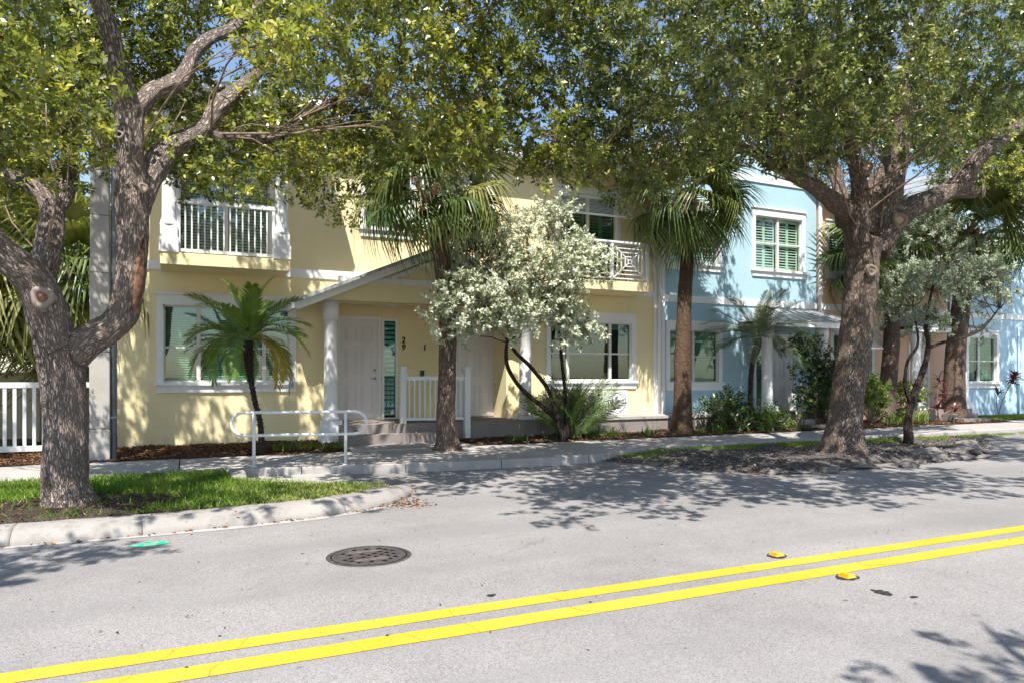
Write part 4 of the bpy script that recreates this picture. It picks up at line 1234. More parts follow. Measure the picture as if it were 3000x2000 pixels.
def grow_clumps(clumps, per_m2, tl=0.30, nl=13, leaf=(0.065, 0.030), up=0.35, droop=0.0, tint_bias=0.0, flat=0.8):
    """twigs spread through every clump and leaves set along every twig"""
    TA, TB, LP, LD, LN, LL, LW, LT = [], [], [], [], [], [], [], []
    for (x, y, z, r) in clumps:
        area = math.pi*r*r
        n_leaf = int(per_m2*area*rng.uniform(0.75, 1.25)); n = max(3, int(n_leaf/nl))
        c = np.array([x, y, z])
        o = rand_dirs(n)*(rng.random((n, 1))**0.45)*r*np.array([1, 1, flat])
        d = unit(o/r*0.9 + rng.normal(size=(n, 3))*0.55 + np.array([0, 0, up-droop]))
        ln = tl*rng.uniform(0.6, 1.35, (n, 1))
        A = c+o-d*ln*0.35; B = A+d*ln
        TA.append(A); TB.append(B)
        t = (np.arange(nl)+rng.random((n, nl)))/nl
        t = 0.30+0.74*t**0.75
        p = A[:, None]+d[:, None]*(ln[:, None]*t[..., None])
        az = np.arange(nl)[None, :]*2.4+rng.random((n, 1))*6.28
        s = np.cross(d, np.array([0.1, 0.2, 0.97])); s = unit(s); b = np.cross(d, s)
        rad = s[:, None]*np.cos(az)[..., None]+b[:, None]*np.sin(az)[..., None]
        ld = rad*0.85+d[:, None]*0.6+rng.normal(size=(n, nl, 3))*0.25
        nn = d[:, None]*0.4+np.array([-0.22, -0.55, 0.75])-rad*0.3+rng.normal(size=(n, nl, 3))*0.5
        k = n*nl
        LP.append(p.reshape(k, 3)); LD.append(ld.reshape(k, 3)); LN.append(nn.reshape(k, 3))
        sc = rng.uniform(0.65, 1.25, k)
        LL.append(leaf[0]*sc); LW.append(leaf[1]*sc*rng.uniform(0.85, 1.15, k))
        tw = np.repeat(rng.normal(0.48, 0.20, n), nl)
        LT.append(tw+rng.normal(0, 0.13, k)+rng.normal(0, 0.06)+tint_bias)
    cat = np.concatenate
    return cat(TA), cat(TB), cat(LP), cat(LD), cat(LN), cat(LL), cat(LW), cat(LT)

def crown(tree, clumps, per_m2, leafmat, twig_r=0.0035, twigmat=None, name='crown', wide=0.55, **kw):
    A, B, P, D, N, L, W, T = grow_clumps(clumps, per_m2, **kw)
    org = ORG[tree.name]
    c = link(name, leaf_mesh(name, P, D, N, L, W, T, leafmat, org, wide), tree); c['kind'] = 'stuff'
    t = link('twigs', twig_mesh('twigs', A, B, np.full(len(A), twig_r), twigmat or M['twig'], org), tree); t['kind'] = 'stuff'
    return c

def woody(tree, limbs, mat, voxel=0.03, amp=0.012, name='trunk', noisy=True, ring=False):
    """limbs as one skin: tubes merged by a voxel remesh, bark relief added along each limb"""
    mb = MB()
    segs = []
    for li, pts in enumerate(limbs):
        c = catmull(pts, 0.10)
        mb.tube([p[:3] for p in c], [max(p[3], 0.012) for p in c], 14)
        P3 = [Vector(p[:3]) for p in c]; arc = li*3.7
        sv = (P3[1]-P3[0]).cross(Vector((0.3, 1, 0.1))).normalized()
        for i in range(len(P3)-1):
            t_ = (P3[i+1]-P3[i]); ln_ = t_.length; t_.normalize()
            sv = (sv-t_*sv.dot(t_)).normalized()
            segs.append((P3[i], P3[i+1], c[i][3], sv.copy(), t_.cross(sv), arc)); arc += ln_
    tmp = link('tmp', mb.mesh('tmp', None))
    md = tmp.modifiers.new('r', 'REMESH'); md.mode = 'VOXEL'; md.voxel_size = voxel; md.adaptivity = 0
    sm = tmp.modifiers.new('s', 'SMOOTH'); sm.factor = 0.5; sm.iterations = 6
    bpy.context.view_layer.update()
    me = bpy.data.meshes.new_from_object(tmp.evaluated_get(bpy.context.evaluated_depsgraph_get()))
    bpy.data.objects.remove(tmp)
    n = len(me.vertices)
    co = np.empty(n*3, np.float32); me.vertices.foreach_get('co', co); co = co.reshape(n, 3).astype(float)
    no = np.empty(n*3, np.float32); me.vertices.foreach_get('normal', no); no = no.reshape(n, 3).astype(float)
    S0 = np.array([s[0] for s in segs]); S1 = np.array([s[1] for s in segs]); mid = (S0+S1)/2; dr = unit(S1-S0)
    rad = np.array([s[2] for s in segs])
    best = np.zeros(n, int)
    for i in range(0, n, 4000):
        dd = np.linalg.norm(co[i:i+4000, None]-mid[None], axis=2)-rad[None]
        best[i:i+4000] = dd.argmin(1)
    # limb coordinates: across the limb in its own frame, along it by length, so the bark runs with the limb
    e1 = np.array([s[3] for s in segs])[best]; e2 = np.array([s[4] for s in segs])[best]
    rel = co-S0[best]
    arc = np.array([s[5] for s in segs])[best]+(rel*dr[best]).sum(1)
    k_along, k_across = (2.6, 0.45) if ring else (0.20, 1.0)
    bark = np.column_stack([(rel*e1).sum(1)*k_across, (rel*e2).sum(1)*k_across, arc*k_along])
    if noisy:
        h = np.array([noise.noise(Vector(b)*16) + 0.6*noise.noise(Vector(b)*38) for b in bark])
        big = np.array([noise.noise(Vector(b)*2.2) for b in co])
        co = co+no*((h*amp+big*amp*1.3)*np.minimum(1, rad[best]/0.1))[:, None]
    co -= np.array(ORG[tree.name])
    me.vertices.foreach_set('co', co.reshape(-1).astype(np.float32))
    at = me.attributes.new('bark', 'FLOAT_VECTOR', 'POINT'); at.data.foreach_set('vector', bark.reshape(-1).astype(np.float32))
    me.materials.clear(); me.materials.append(mat)
    me.polygons.foreach_set('use_smooth', [True]*len(me.polygons))
    me.update()
    return link(name, me, tree)

def branchlets(tree, limbs, clumps, mat, every=1, r=0.016, seed=3):
    """a bent thin branch from the nearest limb to each leaf clump"""
    rs = random.Random(seed)
    pts = np.array([p for L in limbs for p in catmull(L, 0.2)])
    mb = MB()
    for (x, y, z, cr) in clumps[::every]:
        c = np.array([x, y, z])
        dist = np.linalg.norm(pts[:, :3]-c, axis=1)+np.maximum(0, pts[:, 2]-z)*0.8
        k = dist.argmin()
        if len(pts) > 60: k = max(0, k-rs.randint(0, 9))
        if dist[k] > 5.0: continue
        a = Vector(pts[k, :3]); b = Vector(c)
        L = (b-a).length
        if L < 0.15: continue
        off = Vector((rs.uniform(-1, 1), rs.uniform(-1, 1), rs.uniform(-.2, .8)))*L*0.24
        P = [a.lerp(b, t)+off*math.sin(math.pi*t)+Vector((rs.uniform(-1, 1), rs.uniform(-1, 1), rs.uniform(-1, 1)))*0.035 for t in [i/6 for i in range(7)]]
        r0 = min(pts[k, 3]*0.6, r*(0.6+0.35*L))
        mb.tube(P, [r0+(0.004-r0)*i/6 for i in range(7)], 5, False)
        for q in range(3):
            e = b+Vector((rs.uniform(-1, 1), rs.uniform(-1, 1), rs.uniform(-.6, .8)))*cr*0.8
            s = P[3+q]
            mb.tube([s, s.lerp(e, .5)+Vector((rs.uniform(-1, 1), rs.uniform(-1, 1), rs.uniform(-1, 1)))*.06, e], [0.007, 0.005, 0.002], 4, False)
    o = mb.build('branches', mat, tree, True); o['kind'] = 'stuff'
    return o

# ================================================================== LIVE OAKS
LEFT_CLUMPS = [(-2.91, 12.07, 7.02, 0.64), (-2.8, 12.07, 6.96, 0.62), (-2.43, 10.47, 5.88, 0.54), (-2.03, 8.37, 4.77, 0.5), (-1.84, 7.19, 3.88, 0.32), (-1.94, 8.31, 4.16, 0.41), (-2.39, 10.37, 4.33, 0.61), (-2.22, 10.59, 6.36, 0.5), (-1.79, 7.9, 5.1, 0.35), (-1.62, 7.72, 4.74, 0.39), (-1.52, 7.03, 4.13, 0.44), (-2.2, 10.74, 5.37, 0.55), (-1.69, 7.29, 3.9, 0.45), (-1.57, 7.79, 3.58, 0.47), (-2.71, 11.88, 4.24, 0.47), (-1.43, 8.38, 5.71, 0.42), (-1.25, 7.27, 4.81, 0.34), (-2.03, 10.27, 5.66, 0.42), (-1.77, 10.45, 5.49, 0.54), (-1.75, 10.03, 5.02, 0.59), (-2.05, 10.2, 4.68, 0.56), (-1.73, 10.15, 4.31, 0.5), (-2.16, 10.94, 4.04, 0.65), (-1.57, 11.02, 6.71, 0.59), (-1.59, 10.24, 6.23, 0.49), (-1.52, 11.05, 5.98, 0.5), (-2, 11.89, 6.14, 0.54), (-1.65, 11.43, 5.41, 0.61), (-1.3, 8.15, 4.06, 0.47), (-1.31, 11.16, 7, 0.49), (-1.33, 11.39, 6.77, 0.62), (-1.51, 11.8, 6.44, 0.53), (-1.34, 12.15, 6.1, 0.68), (-1.02, 8.41, 4.53, 0.44), (-1.19, 10.3, 4.75, 0.57), (-1.05, 11.36, 7.15, 0.6), (-1.21, 11.4, 6.93, 0.49), (-0.91, 10.98, 6.21, 0.48), (-1.09, 10.32, 5.72, 0.45), (-1.2, 11.31, 5.57, 0.57), (-1.07, 10.83, 4.87, 0.48), (-0.63, 10.76, 7.15, 0.43), (-0.54, 10.68, 6.76, 0.54), (-0.45, 11.77, 6.56, 0.59), (-0.67, 11.2, 6.16, 0.64), (-0.45, 11.95, 5.87, 0.45), (-0.72, 10.22, 4.86, 0.53), (-0.05, 10.68, 7.14, 0.48), (-0.02, 11.85, 7.32, 0.58), (-0.32, 10.86, 6.13, 0.49), (-0.01, 11.11, 6.1, 0.46), (-0.18, 11.63, 5.87, 0.63), (0.08, 10.72, 6.95, 0.48), (0.03, 11.33, 6.81, 0.54), (0.2, 11.2, 5.41, 0.53), (0.11, 10.36, 4.57, 0.46), (0.59, 11.23, 7.33, 0.44), (0.76, 11.5, 7.3, 0.58), (0.54, 11.72, 5.41, 0.6), (0.61, 11.85, 5.27, 0.48), (1, 10.86, 7.41, 0.46), (0.84, 8.68, 5.83, 0.51), (1.2, 11.96, 7.35, 0.68), (1.09, 10.67, 6.32, 0.56), (1.22, 10.8, 5.68, 0.62), (0.83, 10.57, 5.18, 0.55), (0.77, 10.42, 4.94, 0.42), (1.44, 10.53, 7.25, 0.51), (1.49, 11.9, 7.56, 0.54), (0.92, 8.11, 5.31, 0.5), (1.04, 7.66, 4.87, 0.46), (1.15, 8.53, 5.07, 0.39), (1.64, 11.44, 5.56, 0.46), (1.38, 11.79, 5.21, 0.56), (1.22, 7.3, 5.57, 0.35), (1.76, 8.95, 6.2, 0.5), (1.91, 10.04, 6.57, 0.45), (1.72, 10.85, 5.3, 0.52), (2, 10.43, 4.94, 0.57), (1.67, 9.76, 4.49, 0.41), (2.24, 9.4, 6.98, 0.48), (2.44, 10.24, 6.98, 0.44), (2.04, 10.09, 6.62, 0.59), (1.56, 7.72, 5.11, 0.38), (2.19, 10.06, 5.88, 0.6), (2.53, 11.1, 5.57, 0.46), (2.43, 10.71, 5.18, 0.46), (1.97, 7.92, 6.32, 0.52), (2.55, 9.91, 6.98, 0.56), (2.45, 8.89, 6.16, 0.5), (2.24, 8.6, 5.32, 0.44), (2.5, 10.33, 5.8, 0.49), (2.51, 10.28, 5.58, 0.61), (2.45, 10.12, 5.02, 0.42), (2.17, 7.27, 5.9, 0.49), (3.05, 10.36, 7.21, 0.44), (2.93, 9.73, 6.66, 0.53), (2.66, 8.08, 5.48, 0.46), (2.96, 9.71, 5.62, 0.47), (2.45, 7.95, 4.5, 0.41), (2.97, 7.88, 6.44, 0.4), (2.78, 8.24, 6.18, 0.37), (3.08, 8.33, 6.08, 0.44), (2.77, 8.2, 5.47, 0.52), (3.19, 8.67, 5.23, 0.53), (3.4, 9.24, 4.99, 0.45), (2.95, 7.85, 4.36, 0.38), (3.11, 7.84, 6.32, 0.49), (3.3, 7.99, 6.33, 0.43), (3.53, 8.21, 5.77, 0.45), (3.62, 8.99, 5.98, 0.55), (3.41, 8.08, 5.31, 0.49), (3.24, 7.96, 4.57, 0.42), (4.22, 8.67, 7.08, 0.54), (4.4, 9.01, 6.86, 0.42), (4, 8.56, 5.82, 0.43), (3.82, 8.49, 5.49, 0.52), (4.41, 9.86, 5.6, 0.6), (4.32, 8.01, 6.71, 0.53), (4.09, 7.92, 6.47, 0.5), (4.56, 8.41, 6.36, 0.52), (4.43, 8.56, 5.46, 0.45), (4.28, 8.75, 5.23, 0.53), (4.58, 8.23, 4.64, 0.57), (-0.43, 9.61, 4.4, 0.32), (-0.1, 10.56, 4.53, 0.36), (0.06, 9.93, 4.16, 0.37), (0.21, 9.68, 4.33, 0.26), (0.37, 9.61, 4.08, 0.25), (0.65, 10.2, 4.19, 0.35), (0.9, 10.08, 4.12, 0.35), (1.16, 10.05, 4.41, 0.37), (1.45, 10.21, 4.63, 0.32), (1.61, 9.77, 3.98, 0.3), (1.88, 10.04, 3.93, 0.36), (1.66, 9.83, 4.28, 0.28), (2.25, 10.42, 4.34, 0.25), (2.49, 10.14, 4.6, 0.27), (2.93, 10.27, 4.99, 0.32), (2.78, 8.51, 4.34, 0.34), (3.33, 8.89, 4.51, 0.28), (4, 9.43, 4.99, 0.35), (4.03, 8.77, 4.7, 0.33), (4.43, 8.55, 4.42, 0.31), (4.54, 8.96, 4.68, 0.3), (-1.82, 10.27, 4.03, 0.27), (-1.51, 9.89, 4.17, 0.25), (-1.28, 9.9, 4.08, 0.37), (-1.06, 9.89, 4.23, 0.25), (-1.89, 9.95, 4.22, 0.37), (-0.83, 9.69, 4.37, 0.29), (-2.82, 12.49, 8.01, 0.48), (-0.57, 11.53, 7.23, 0.52), (-2.7, 11.87, 9.39, 0.46), (0.65, 12.35, 8.61, 0.41), (-0.52, 13.14, 8.35, 0.51), (-0.31, 11.53, 8.87, 0.48), (-2.45, 11.46, 9.1, 0.46), (-0.03, 13.16, 8.77, 0.54), (-1.91, 13, 8.18, 0.54), (0.9, 11.59, 7.5, 0.42), (1.4, 12.27, 8.58, 0.43), (-1.26, 12.17, 7.97, 0.48), (-0.81, 13.21, 8.7, 0.54), (0.77, 13.38, 8.68, 0.41), (0.79, 13.33, 9.19, 0.48), (-0.06, 11.82, 9.03, 0.48), (-2.55, 11.53, 9.08, 0.55), (-3.69, 13, 8.1, 0.41), (-2.5, 12.94, 9.12, 0.39), (-0.64, 11.49, 8.78, 0.44), (0.91, 13.36, 8.31, 0.55), (-2.4, 11.55, 8.52, 0.39), (-3.06, 12.22, 8.54, 0.41), (-3.95, 13.14, 7.89, 0.54), (-3.49, 12.11, 6.61, 0.5), (-5.73, 11.03, 7.24, 0.53), (-4.81, 11.12, 6.86, 0.47), (-6.38, 11.51, 8.12, 0.48), (-6.53, 10.76, 7.3, 0.52), (-4.14, 11.16, 8.32, 0.52), (-5.33, 11.14, 7.59, 0.54), (-5.37, 11.79, 7.51, 0.45), (-4.98, 11.79, 6.57, 0.48), (-5.35, 12.16, 8.65, 0.47), (-3.75, 11.98, 7.03, 0.49), (-6.38, 12.03, 7.99, 0.58), (-4.11, 11.74, 8.16, 0.51)]
RIGHT_CLUMPS = [(4.74, 9.85, 6.94, 0.43), (4.6, 8.53, 5.86, 0.39), (5.46, 9.17, 7.42, 0.53), (5.46, 9.19, 7.26, 0.53), (4.76, 8.48, 6.49, 0.51), (5.76, 9.74, 6.5, 0.5), (5.4, 9.17, 6.08, 0.62), (5.6, 9.32, 5.45, 0.55), (5.45, 8.56, 7.34, 0.44), (5.83, 9.05, 7.02, 0.5), (5.64, 9.27, 6.75, 0.5), (5.47, 8.29, 6.09, 0.52), (6.2, 9.39, 6.26, 0.48), (5.83, 9.63, 5.64, 0.59), (6.09, 9.69, 5.31, 0.51), (5.53, 8.11, 7.04, 0.4), (5.43, 8.1, 6.64, 0.43), (6.54, 9.3, 6.96, 0.45), (5.84, 8.4, 5.94, 0.58), (6.52, 9.23, 5.89, 0.62), (5.59, 8.04, 5.28, 0.41), (6.3, 9.37, 5.15, 0.6), (7.64, 9.73, 8.25, 0.69), (5.01, 6.5, 5.66, 0.38), (7.02, 9.33, 7.16, 0.46), (5.55, 7.36, 5.6, 0.45), (7.58, 9.78, 6.47, 0.48), (6.21, 7.96, 5.09, 0.5), (6.48, 7.51, 7.05, 0.55), (6.04, 7.23, 6.47, 0.39), (6.47, 7.86, 6.5, 0.46), (7.11, 8.89, 6.52, 0.52), (5.53, 6.41, 5.05, 0.49), (5.74, 7.01, 4.99, 0.47), (6.91, 8.67, 5.22, 0.53), (8, 9.21, 8.34, 0.58), (7.5, 8.66, 7.43, 0.57), (7.26, 7.78, 6.44, 0.42), (8.78, 9.52, 7.12, 0.7), (8.61, 9.66, 6.33, 0.51), (9.13, 9.89, 6.29, 0.55), (7.24, 7.47, 7.25, 0.44), (7.43, 7.84, 7, 0.61), (9.33, 9.81, 8.08, 0.64), (9.23, 9.76, 7.4, 0.5), (6.64, 7, 5.33, 0.54), (8.75, 9.24, 5.98, 0.49), (8.29, 7.95, 7.71, 0.49), (9.87, 9.31, 8.33, 0.53), (7.44, 7.07, 6.15, 0.51), (6.87, 6.46, 5.39, 0.46), (7.75, 7.45, 5.86, 0.62), (10.18, 9.76, 6.35, 0.75), (10.7, 9.75, 6.02, 0.54), (10.43, 9.21, 8.66, 0.74), (9.57, 8.56, 7.76, 0.56), (7.38, 6.5, 5.94, 0.41), (9.97, 8.88, 7.23, 0.56), (8.61, 7.4, 5.67, 0.52), (8.16, 7.1, 5.3, 0.61), (10.33, 9.33, 5.93, 0.65), (11.16, 9.49, 9.37, 0.75), (8.7, 7.38, 7, 0.57), (8.97, 7.49, 6.52, 0.47), (12.43, 10.52, 8.17, 0.77), (10.07, 8.51, 6.35, 0.67), (12.21, 10.17, 6.93, 0.7), (9.25, 6.82, 7.31, 0.65), (9.1, 7.08, 7.16, 0.58), (9.98, 7.5, 7.08, 0.57), (9.51, 7.19, 6.09, 0.57), (15.05, 11.1, 8.16, 0.86), (13.9, 10.3, 7.24, 0.69), (17.74, 12.2, 12.22, 1.01), (10.16, 7.41, 7.24, 0.67), (15.51, 10.92, 9.85, 0.83), (9.41, 6.55, 6.1, 0.45), (13.37, 9.31, 7.32, 0.65), (17.73, 12.64, 7.9, 0.73), (17.17, 11.33, 11.13, 0.7), (14.55, 9.42, 9.52, 0.88), (12.08, 7.96, 7.58, 0.63), (16.15, 10.91, 8.97, 0.84), (12.37, 7.57, 8.6, 0.55), (11.97, 7.11, 7.8, 0.66), (15.86, 9.53, 9.22, 0.79), (10.88, 6.94, 5.88, 0.62), (12.93, 7.63, 7.08, 0.75), (11.29, 6.72, 5.96, 0.72), (12.16, 6.5, 7.69, 0.57), (14.53, 7.63, 8.62, 0.6), (12.54, 6.44, 7.92, 0.62), (4.88, 8.5, 4.5, 0.33), (6.07, 9.5, 4.65, 0.33), (5.74, 8.45, 4.26, 0.31), (6.31, 8.58, 4.55, 0.28), (6.96, 8.94, 4.98, 0.25), (12.62, 11.52, 7.23, 0.67), (13.75, 12.15, 7.04, 0.52), (15.49, 13.16, 8.01, 0.58), (15.71, 12.72, 7.55, 0.61), (16.67, 13.18, 8.46, 0.51), (15.1, 11.57, 7.05, 0.57), (16.19, 11.66, 7.64, 0.71), (17.27, 12.26, 7.45, 0.59), (13.1, 12.27, 8.02, 0.71), (14.4, 12.42, 8.45, 0.61), (17.02, 12.64, 8.78, 0.65), (17.46, 12.01, 8.37, 0.61), (16.97, 11.33, 7.15, 0.61), (16.38, 11.1, 6.52, 0.53), (13.99, 12.57, 6.61, 0.57), (13.5, 12.64, 7.07, 0.51), (8.97, 8.19, 6.21, 0.38), (9.23, 8.03, 5.77, 0.46), (9.97, 8.26, 6.13, 0.48), (11, 8.69, 5.9, 0.45), (11.53, 8.7, 6.35, 0.38), (10.23, 8.22, 6.55, 0.4), (11.86, 8.41, 6.54, 0.38), (12.91, 8.75, 6.25, 0.41), (11.96, 8.62, 5.83, 0.49), (10.31, 8.82, 5.67, 0.41), (9.7, 8.71, 5.44, 0.5), (12.08, 7.77, 6.12, 0.46), (14, 8.55, 6.87, 0.42), (10.39, 7.96, 6.87, 0.38), (12, 8.14, 7, 0.49), (8.46, 8.12, 5.42, 0.4), (9.98, 8.41, 7.03, 0.42), (14.18, 8.4, 6.46, 0.42), (7.57, 8.94, 5.44, 0.36), (8.48, 9.58, 5.52, 0.45), (8.22, 8.89, 5.46, 0.43), (8.98, 9.3, 5.45, 0.43), (9.76, 9.68, 5.84, 0.47), (9.42, 8.97, 5.3, 0.41), (10.22, 9.33, 5.74, 0.38), (8.53, 9.72, 6.05, 0.37), (8.66, 9.2, 6.01, 0.4), (9.46, 9.23, 6.09, 0.37), (7.24, 8.87, 5.05, 0.5), (7.23, 9.55, 5.07, 0.39), (4.63, 9.15, 4.84, 0.36), (4.75, 8.75, 4.6, 0.39), (5.68, 9.78, 5.05, 0.4), (5.51, 8.9, 4.64, 0.37), (5.76, 8.73, 4.77, 0.5), (6.65, 9.49, 4.93, 0.49), (5.34, 9.6, 5.22, 0.47), (5.64, 8.91, 5.05, 0.38), (14.28, 11.8, 8.7, 0.47), (12.51, 12.15, 8.94, 0.49), (14.58, 12.01, 8.63, 0.5), (9.66, 11.68, 9.95, 0.47), (11.84, 11.22, 8.6, 0.48), (8.14, 12.19, 9.12, 0.39), (12.39, 11.95, 9.23, 0.44), (12.95, 12.38, 7.65, 0.39), (12.73, 12.74, 8.2, 0.46), (12.15, 11.71, 8.47, 0.43), (10.58, 12.15, 8.32, 0.44), (13.41, 11.24, 8.97, 0.5), (10.17, 11.56, 9.53, 0.42), (9.31, 11.9, 9.28, 0.4), (10.25, 11.73, 9.6, 0.45), (13.99, 11.47, 8.41, 0.49), (14.19, 11.92, 8.14, 0.4), (11.71, 11.51, 9.54, 0.52), (9.29, 11.65, 9.54, 0.49), (13.64, 11.75, 7.91, 0.43), (15.26, 12.49, 7.77, 0.39), (13.02, 12.74, 9.2, 0.34), (10.53, 13.7, 9.1, 0.48), (13.11, 13.71, 9.22, 0.36), (14.97, 13.51, 8.56, 0.4), (12.23, 12.61, 7.47, 0.33), (14.03, 12.52, 8.93, 0.33), (15.92, 13.25, 9.21, 0.46), (15.9, 13.04, 6.93, 0.44), (11.53, 12.54, 8.56, 0.4), (12.98, 13.69, 8.43, 0.37), (12.01, 13.55, 8.09, 0.45), (12.61, 12.36, 8.24, 0.45), (11.53, 13.43, 9.2, 0.45), (15.44, 12.01, 8.47, 0.46), (10.8, 12.49, 7.57, 0.4), (13.04, 12.85, 8.84, 0.32), (10.83, 12.23, 7.21, 0.33)]
FAR_CLUMPS = [(18.06, 13.11, 8.27, 0.74), (18.19, 11.65, 9.06, 0.73), (20.52, 14.02, 8.91, 0.97), (19.73, 13.04, 8.25, 1.01), (20.68, 12.62, 8.89, 0.87), (23.6, 14.15, 9.26, 0.86), (18.65, 10.56, 11.79, 0.97), (21.75, 12.38, 12.31, 0.89), (21.32, 12.07, 11.2, 1.05), (21.84, 12.25, 9.16, 0.91), (23.59, 13.44, 8.95, 1.04), (24.07, 13.62, 7.9, 0.97), (21.08, 11.38, 10.9, 0.93), (21.74, 12.12, 10.24, 1.07), (22.64, 12.09, 9.63, 0.78), (24.36, 12.75, 9.01, 0.85), (23.82, 12.94, 8.96, 0.92), (26.39, 13.97, 8.37, 1.16), (25.16, 12.41, 12.82, 1.14), (22.62, 11.08, 10.68, 1.02), (22.55, 11.22, 9.96, 0.84), (25.21, 12.85, 10.77, 0.91), (26.56, 13.33, 9.65, 1.01), (25.05, 12.94, 8.94, 0.87), (20.83, 13.2, 8.29, 0.58), (19.52, 11.91, 7.29, 0.65), (21.37, 12.48, 7.47, 0.54), (18.84, 12.11, 7.08, 0.68), (21.92, 12.89, 8.45, 0.73), (18.03, 11.17, 7.92, 0.52)]

def canopy_clumps(x0, x1, y0, y1, n, seed, lift):
    """the part of the crown that spreads over the street above the picture and shades the road edge"""
    rs = random.Random(seed); out = []
    while len(out) < n:
        x = rs.uniform(x0, x1); y = rs.uniform(y0, y1)
        q = abs((x-(x0+x1)/2)/((x1-x0)/2))**4+abs((y-y1)/(y1-y0))**3
        if q > 1 or (-2.2 < x < 2.4 and y < 5.9): continue
        zc = x*SA+y*CA
        out.append((x, y, max(5.2, 1.65+0.56*zc+lift)+rs.uniform(0, 0.9), rs.uniform(0.45, 0.75)))
    return out
SA, CA = math.sin(R(24.663)), math.cos(R(24.663))

LEFT_LIMBS = [
 [(-1.19, 9.4, 0.10, 0.33), (-1.22, 9.4, 0.33, 0.262), (-1.24, 9.4, 0.56, 0.236), (-1.24, 9.4, 1.26, 0.228), (-1.27, 9.4, 1.68, 0.239), (-1.28, 9.4, 1.91, 0.245)],
 [(-1.26, 9.4, 1.75, 0.193), (-1.02, 9.35, 2.03, 0.178), (-0.73, 9.3, 2.25, 0.168), (-0.6, 9.25, 2.58, 0.157), (-0.56, 9.2, 3.05, 0.164), (-0.56, 9.2, 3.6, 0.170), (-0.57, 9.2, 3.99, 0.155), (-0.58, 9.2, 4.37, 0.142), (-0.6, 9.2, 4.72, 0.145)],
 [(-0.6, 9.2, 4.62, 0.125), (-0.67, 9.0, 4.98, 0.114), (-0.75, 8.8, 5.34, 0.096), (-0.83, 8.6, 5.59, 0.086), (-0.93, 8.4, 5.9, 0.07), (-1.3, 8.0, 6.6, 0.05), (-1.6, 7.4, 7.4, 0.03)],
 [(-0.57, 9.2, 4.60, 0.102), (-0.38, 9.4, 4.97, 0.101), (-0.06, 9.7, 5.3, 0.106), (0.08, 9.9, 5.72, 0.087), (0.31, 10.1, 6.07, 0.081), (0.65, 10.3, 6.39, 0.074), (0.98, 10.5, 6.9, 0.066), (1.23, 10.7, 7.5, 0.05), (1.5, 10.2, 8.4, 0.03)],
 [(-0.53, 9.2, 3.52, 0.133), (-0.38, 9.4, 4.0, 0.149), (-0.21, 9.6, 4.36, 0.141), (0.06, 9.9, 4.68, 0.126), (0.22, 10.0, 4.84, 0.115), (0.41, 10.1, 5.19, 0.112), (0.75, 10.4, 5.65, 0.094), (1.09, 10.7, 6.14, 0.078), (1.51, 11.0, 6.54, 0.061), (2.01, 11.3, 7.14, 0.048), (2.62, 11.6, 8.02, 0.03)],
 [(0.18, 10.0, 4.79, 0.079), (0.38, 10.0, 4.76, 0.067), (0.68, 10.1, 4.82, 0.059), (1.04, 10.2, 4.86, 0.056), (1.32, 10.3, 5.12, 0.052), (1.73, 10.4, 5.46, 0.049), (2.07, 10.5, 5.59, 0.05), (2.41, 10.7, 5.56, 0.041), (2.83, 10.9, 5.56, 0.037), (3.22, 11.1, 5.93, 0.033), (3.57, 11.3, 6.44, 0.026)],
 [(-1.29, 9.4, 1.75, 0.2), (-1.39, 9.3, 2.25, 0.212), (-1.49, 9.2, 2.65, 0.201), (-1.67, 9.1, 2.84, 0.167), (-1.92, 9.0, 3.1, 0.142), (-2.24, 8.9, 3.36, 0.117), (-2.56, 8.8, 3.71, 0.087), (-3.4, 8.4, 4.9, 0.06), (-4.2, 7.8, 6.2, 0.035)],
 [(-1.49, 9.3, 2.50, 0.136), (-1.44, 9.5, 2.99, 0.143), (-1.4, 9.6, 3.36, 0.145), (-1.42, 9.7, 3.62, 0.119), (-1.63, 9.8, 3.84, 0.083), (-1.88, 9.9, 3.97, 0.075), (-2.26, 10.0, 4.19, 0.063), (-3.2, 10.2, 4.9, 0.04)],
 [(-1.4, 9.65, 3.40, 0.102), (-1.32, 10, 3.86, 0.098), (-1.32, 10.4, 4.29, 0.094), (-1.43, 10.8, 4.83, 0.08), (-1.64, 11.2, 5.48, 0.05)],
]
SHOOTS = [[(-1.44, 9.4, 2.9, 0.016), (-1.36, 9.3, 3.35, 0.015), (-1.31, 9.3, 3.69, 0.014), (-1.39, 9.3, 4.22, 0.012), (-1.41, 9.3, 4.67, 0.007)],
          [(-1.30, 9.5, 3.5, 0.009), (-1.22, 9.4, 3.8, 0.008), (-1.21, 9.4, 4.3, 0.006), (-1.19, 9.4, 4.7, 0.004)]]
oakL = thing('oak_tree', (-1.22, 9.4, 0.15), 'forked live oak with grey bark on the grass verge, its right limb scarred', 'tree', 'street oaks')
woody(oakL, LEFT_LIMBS, M['oak_bark'], 0.022, 0.019)
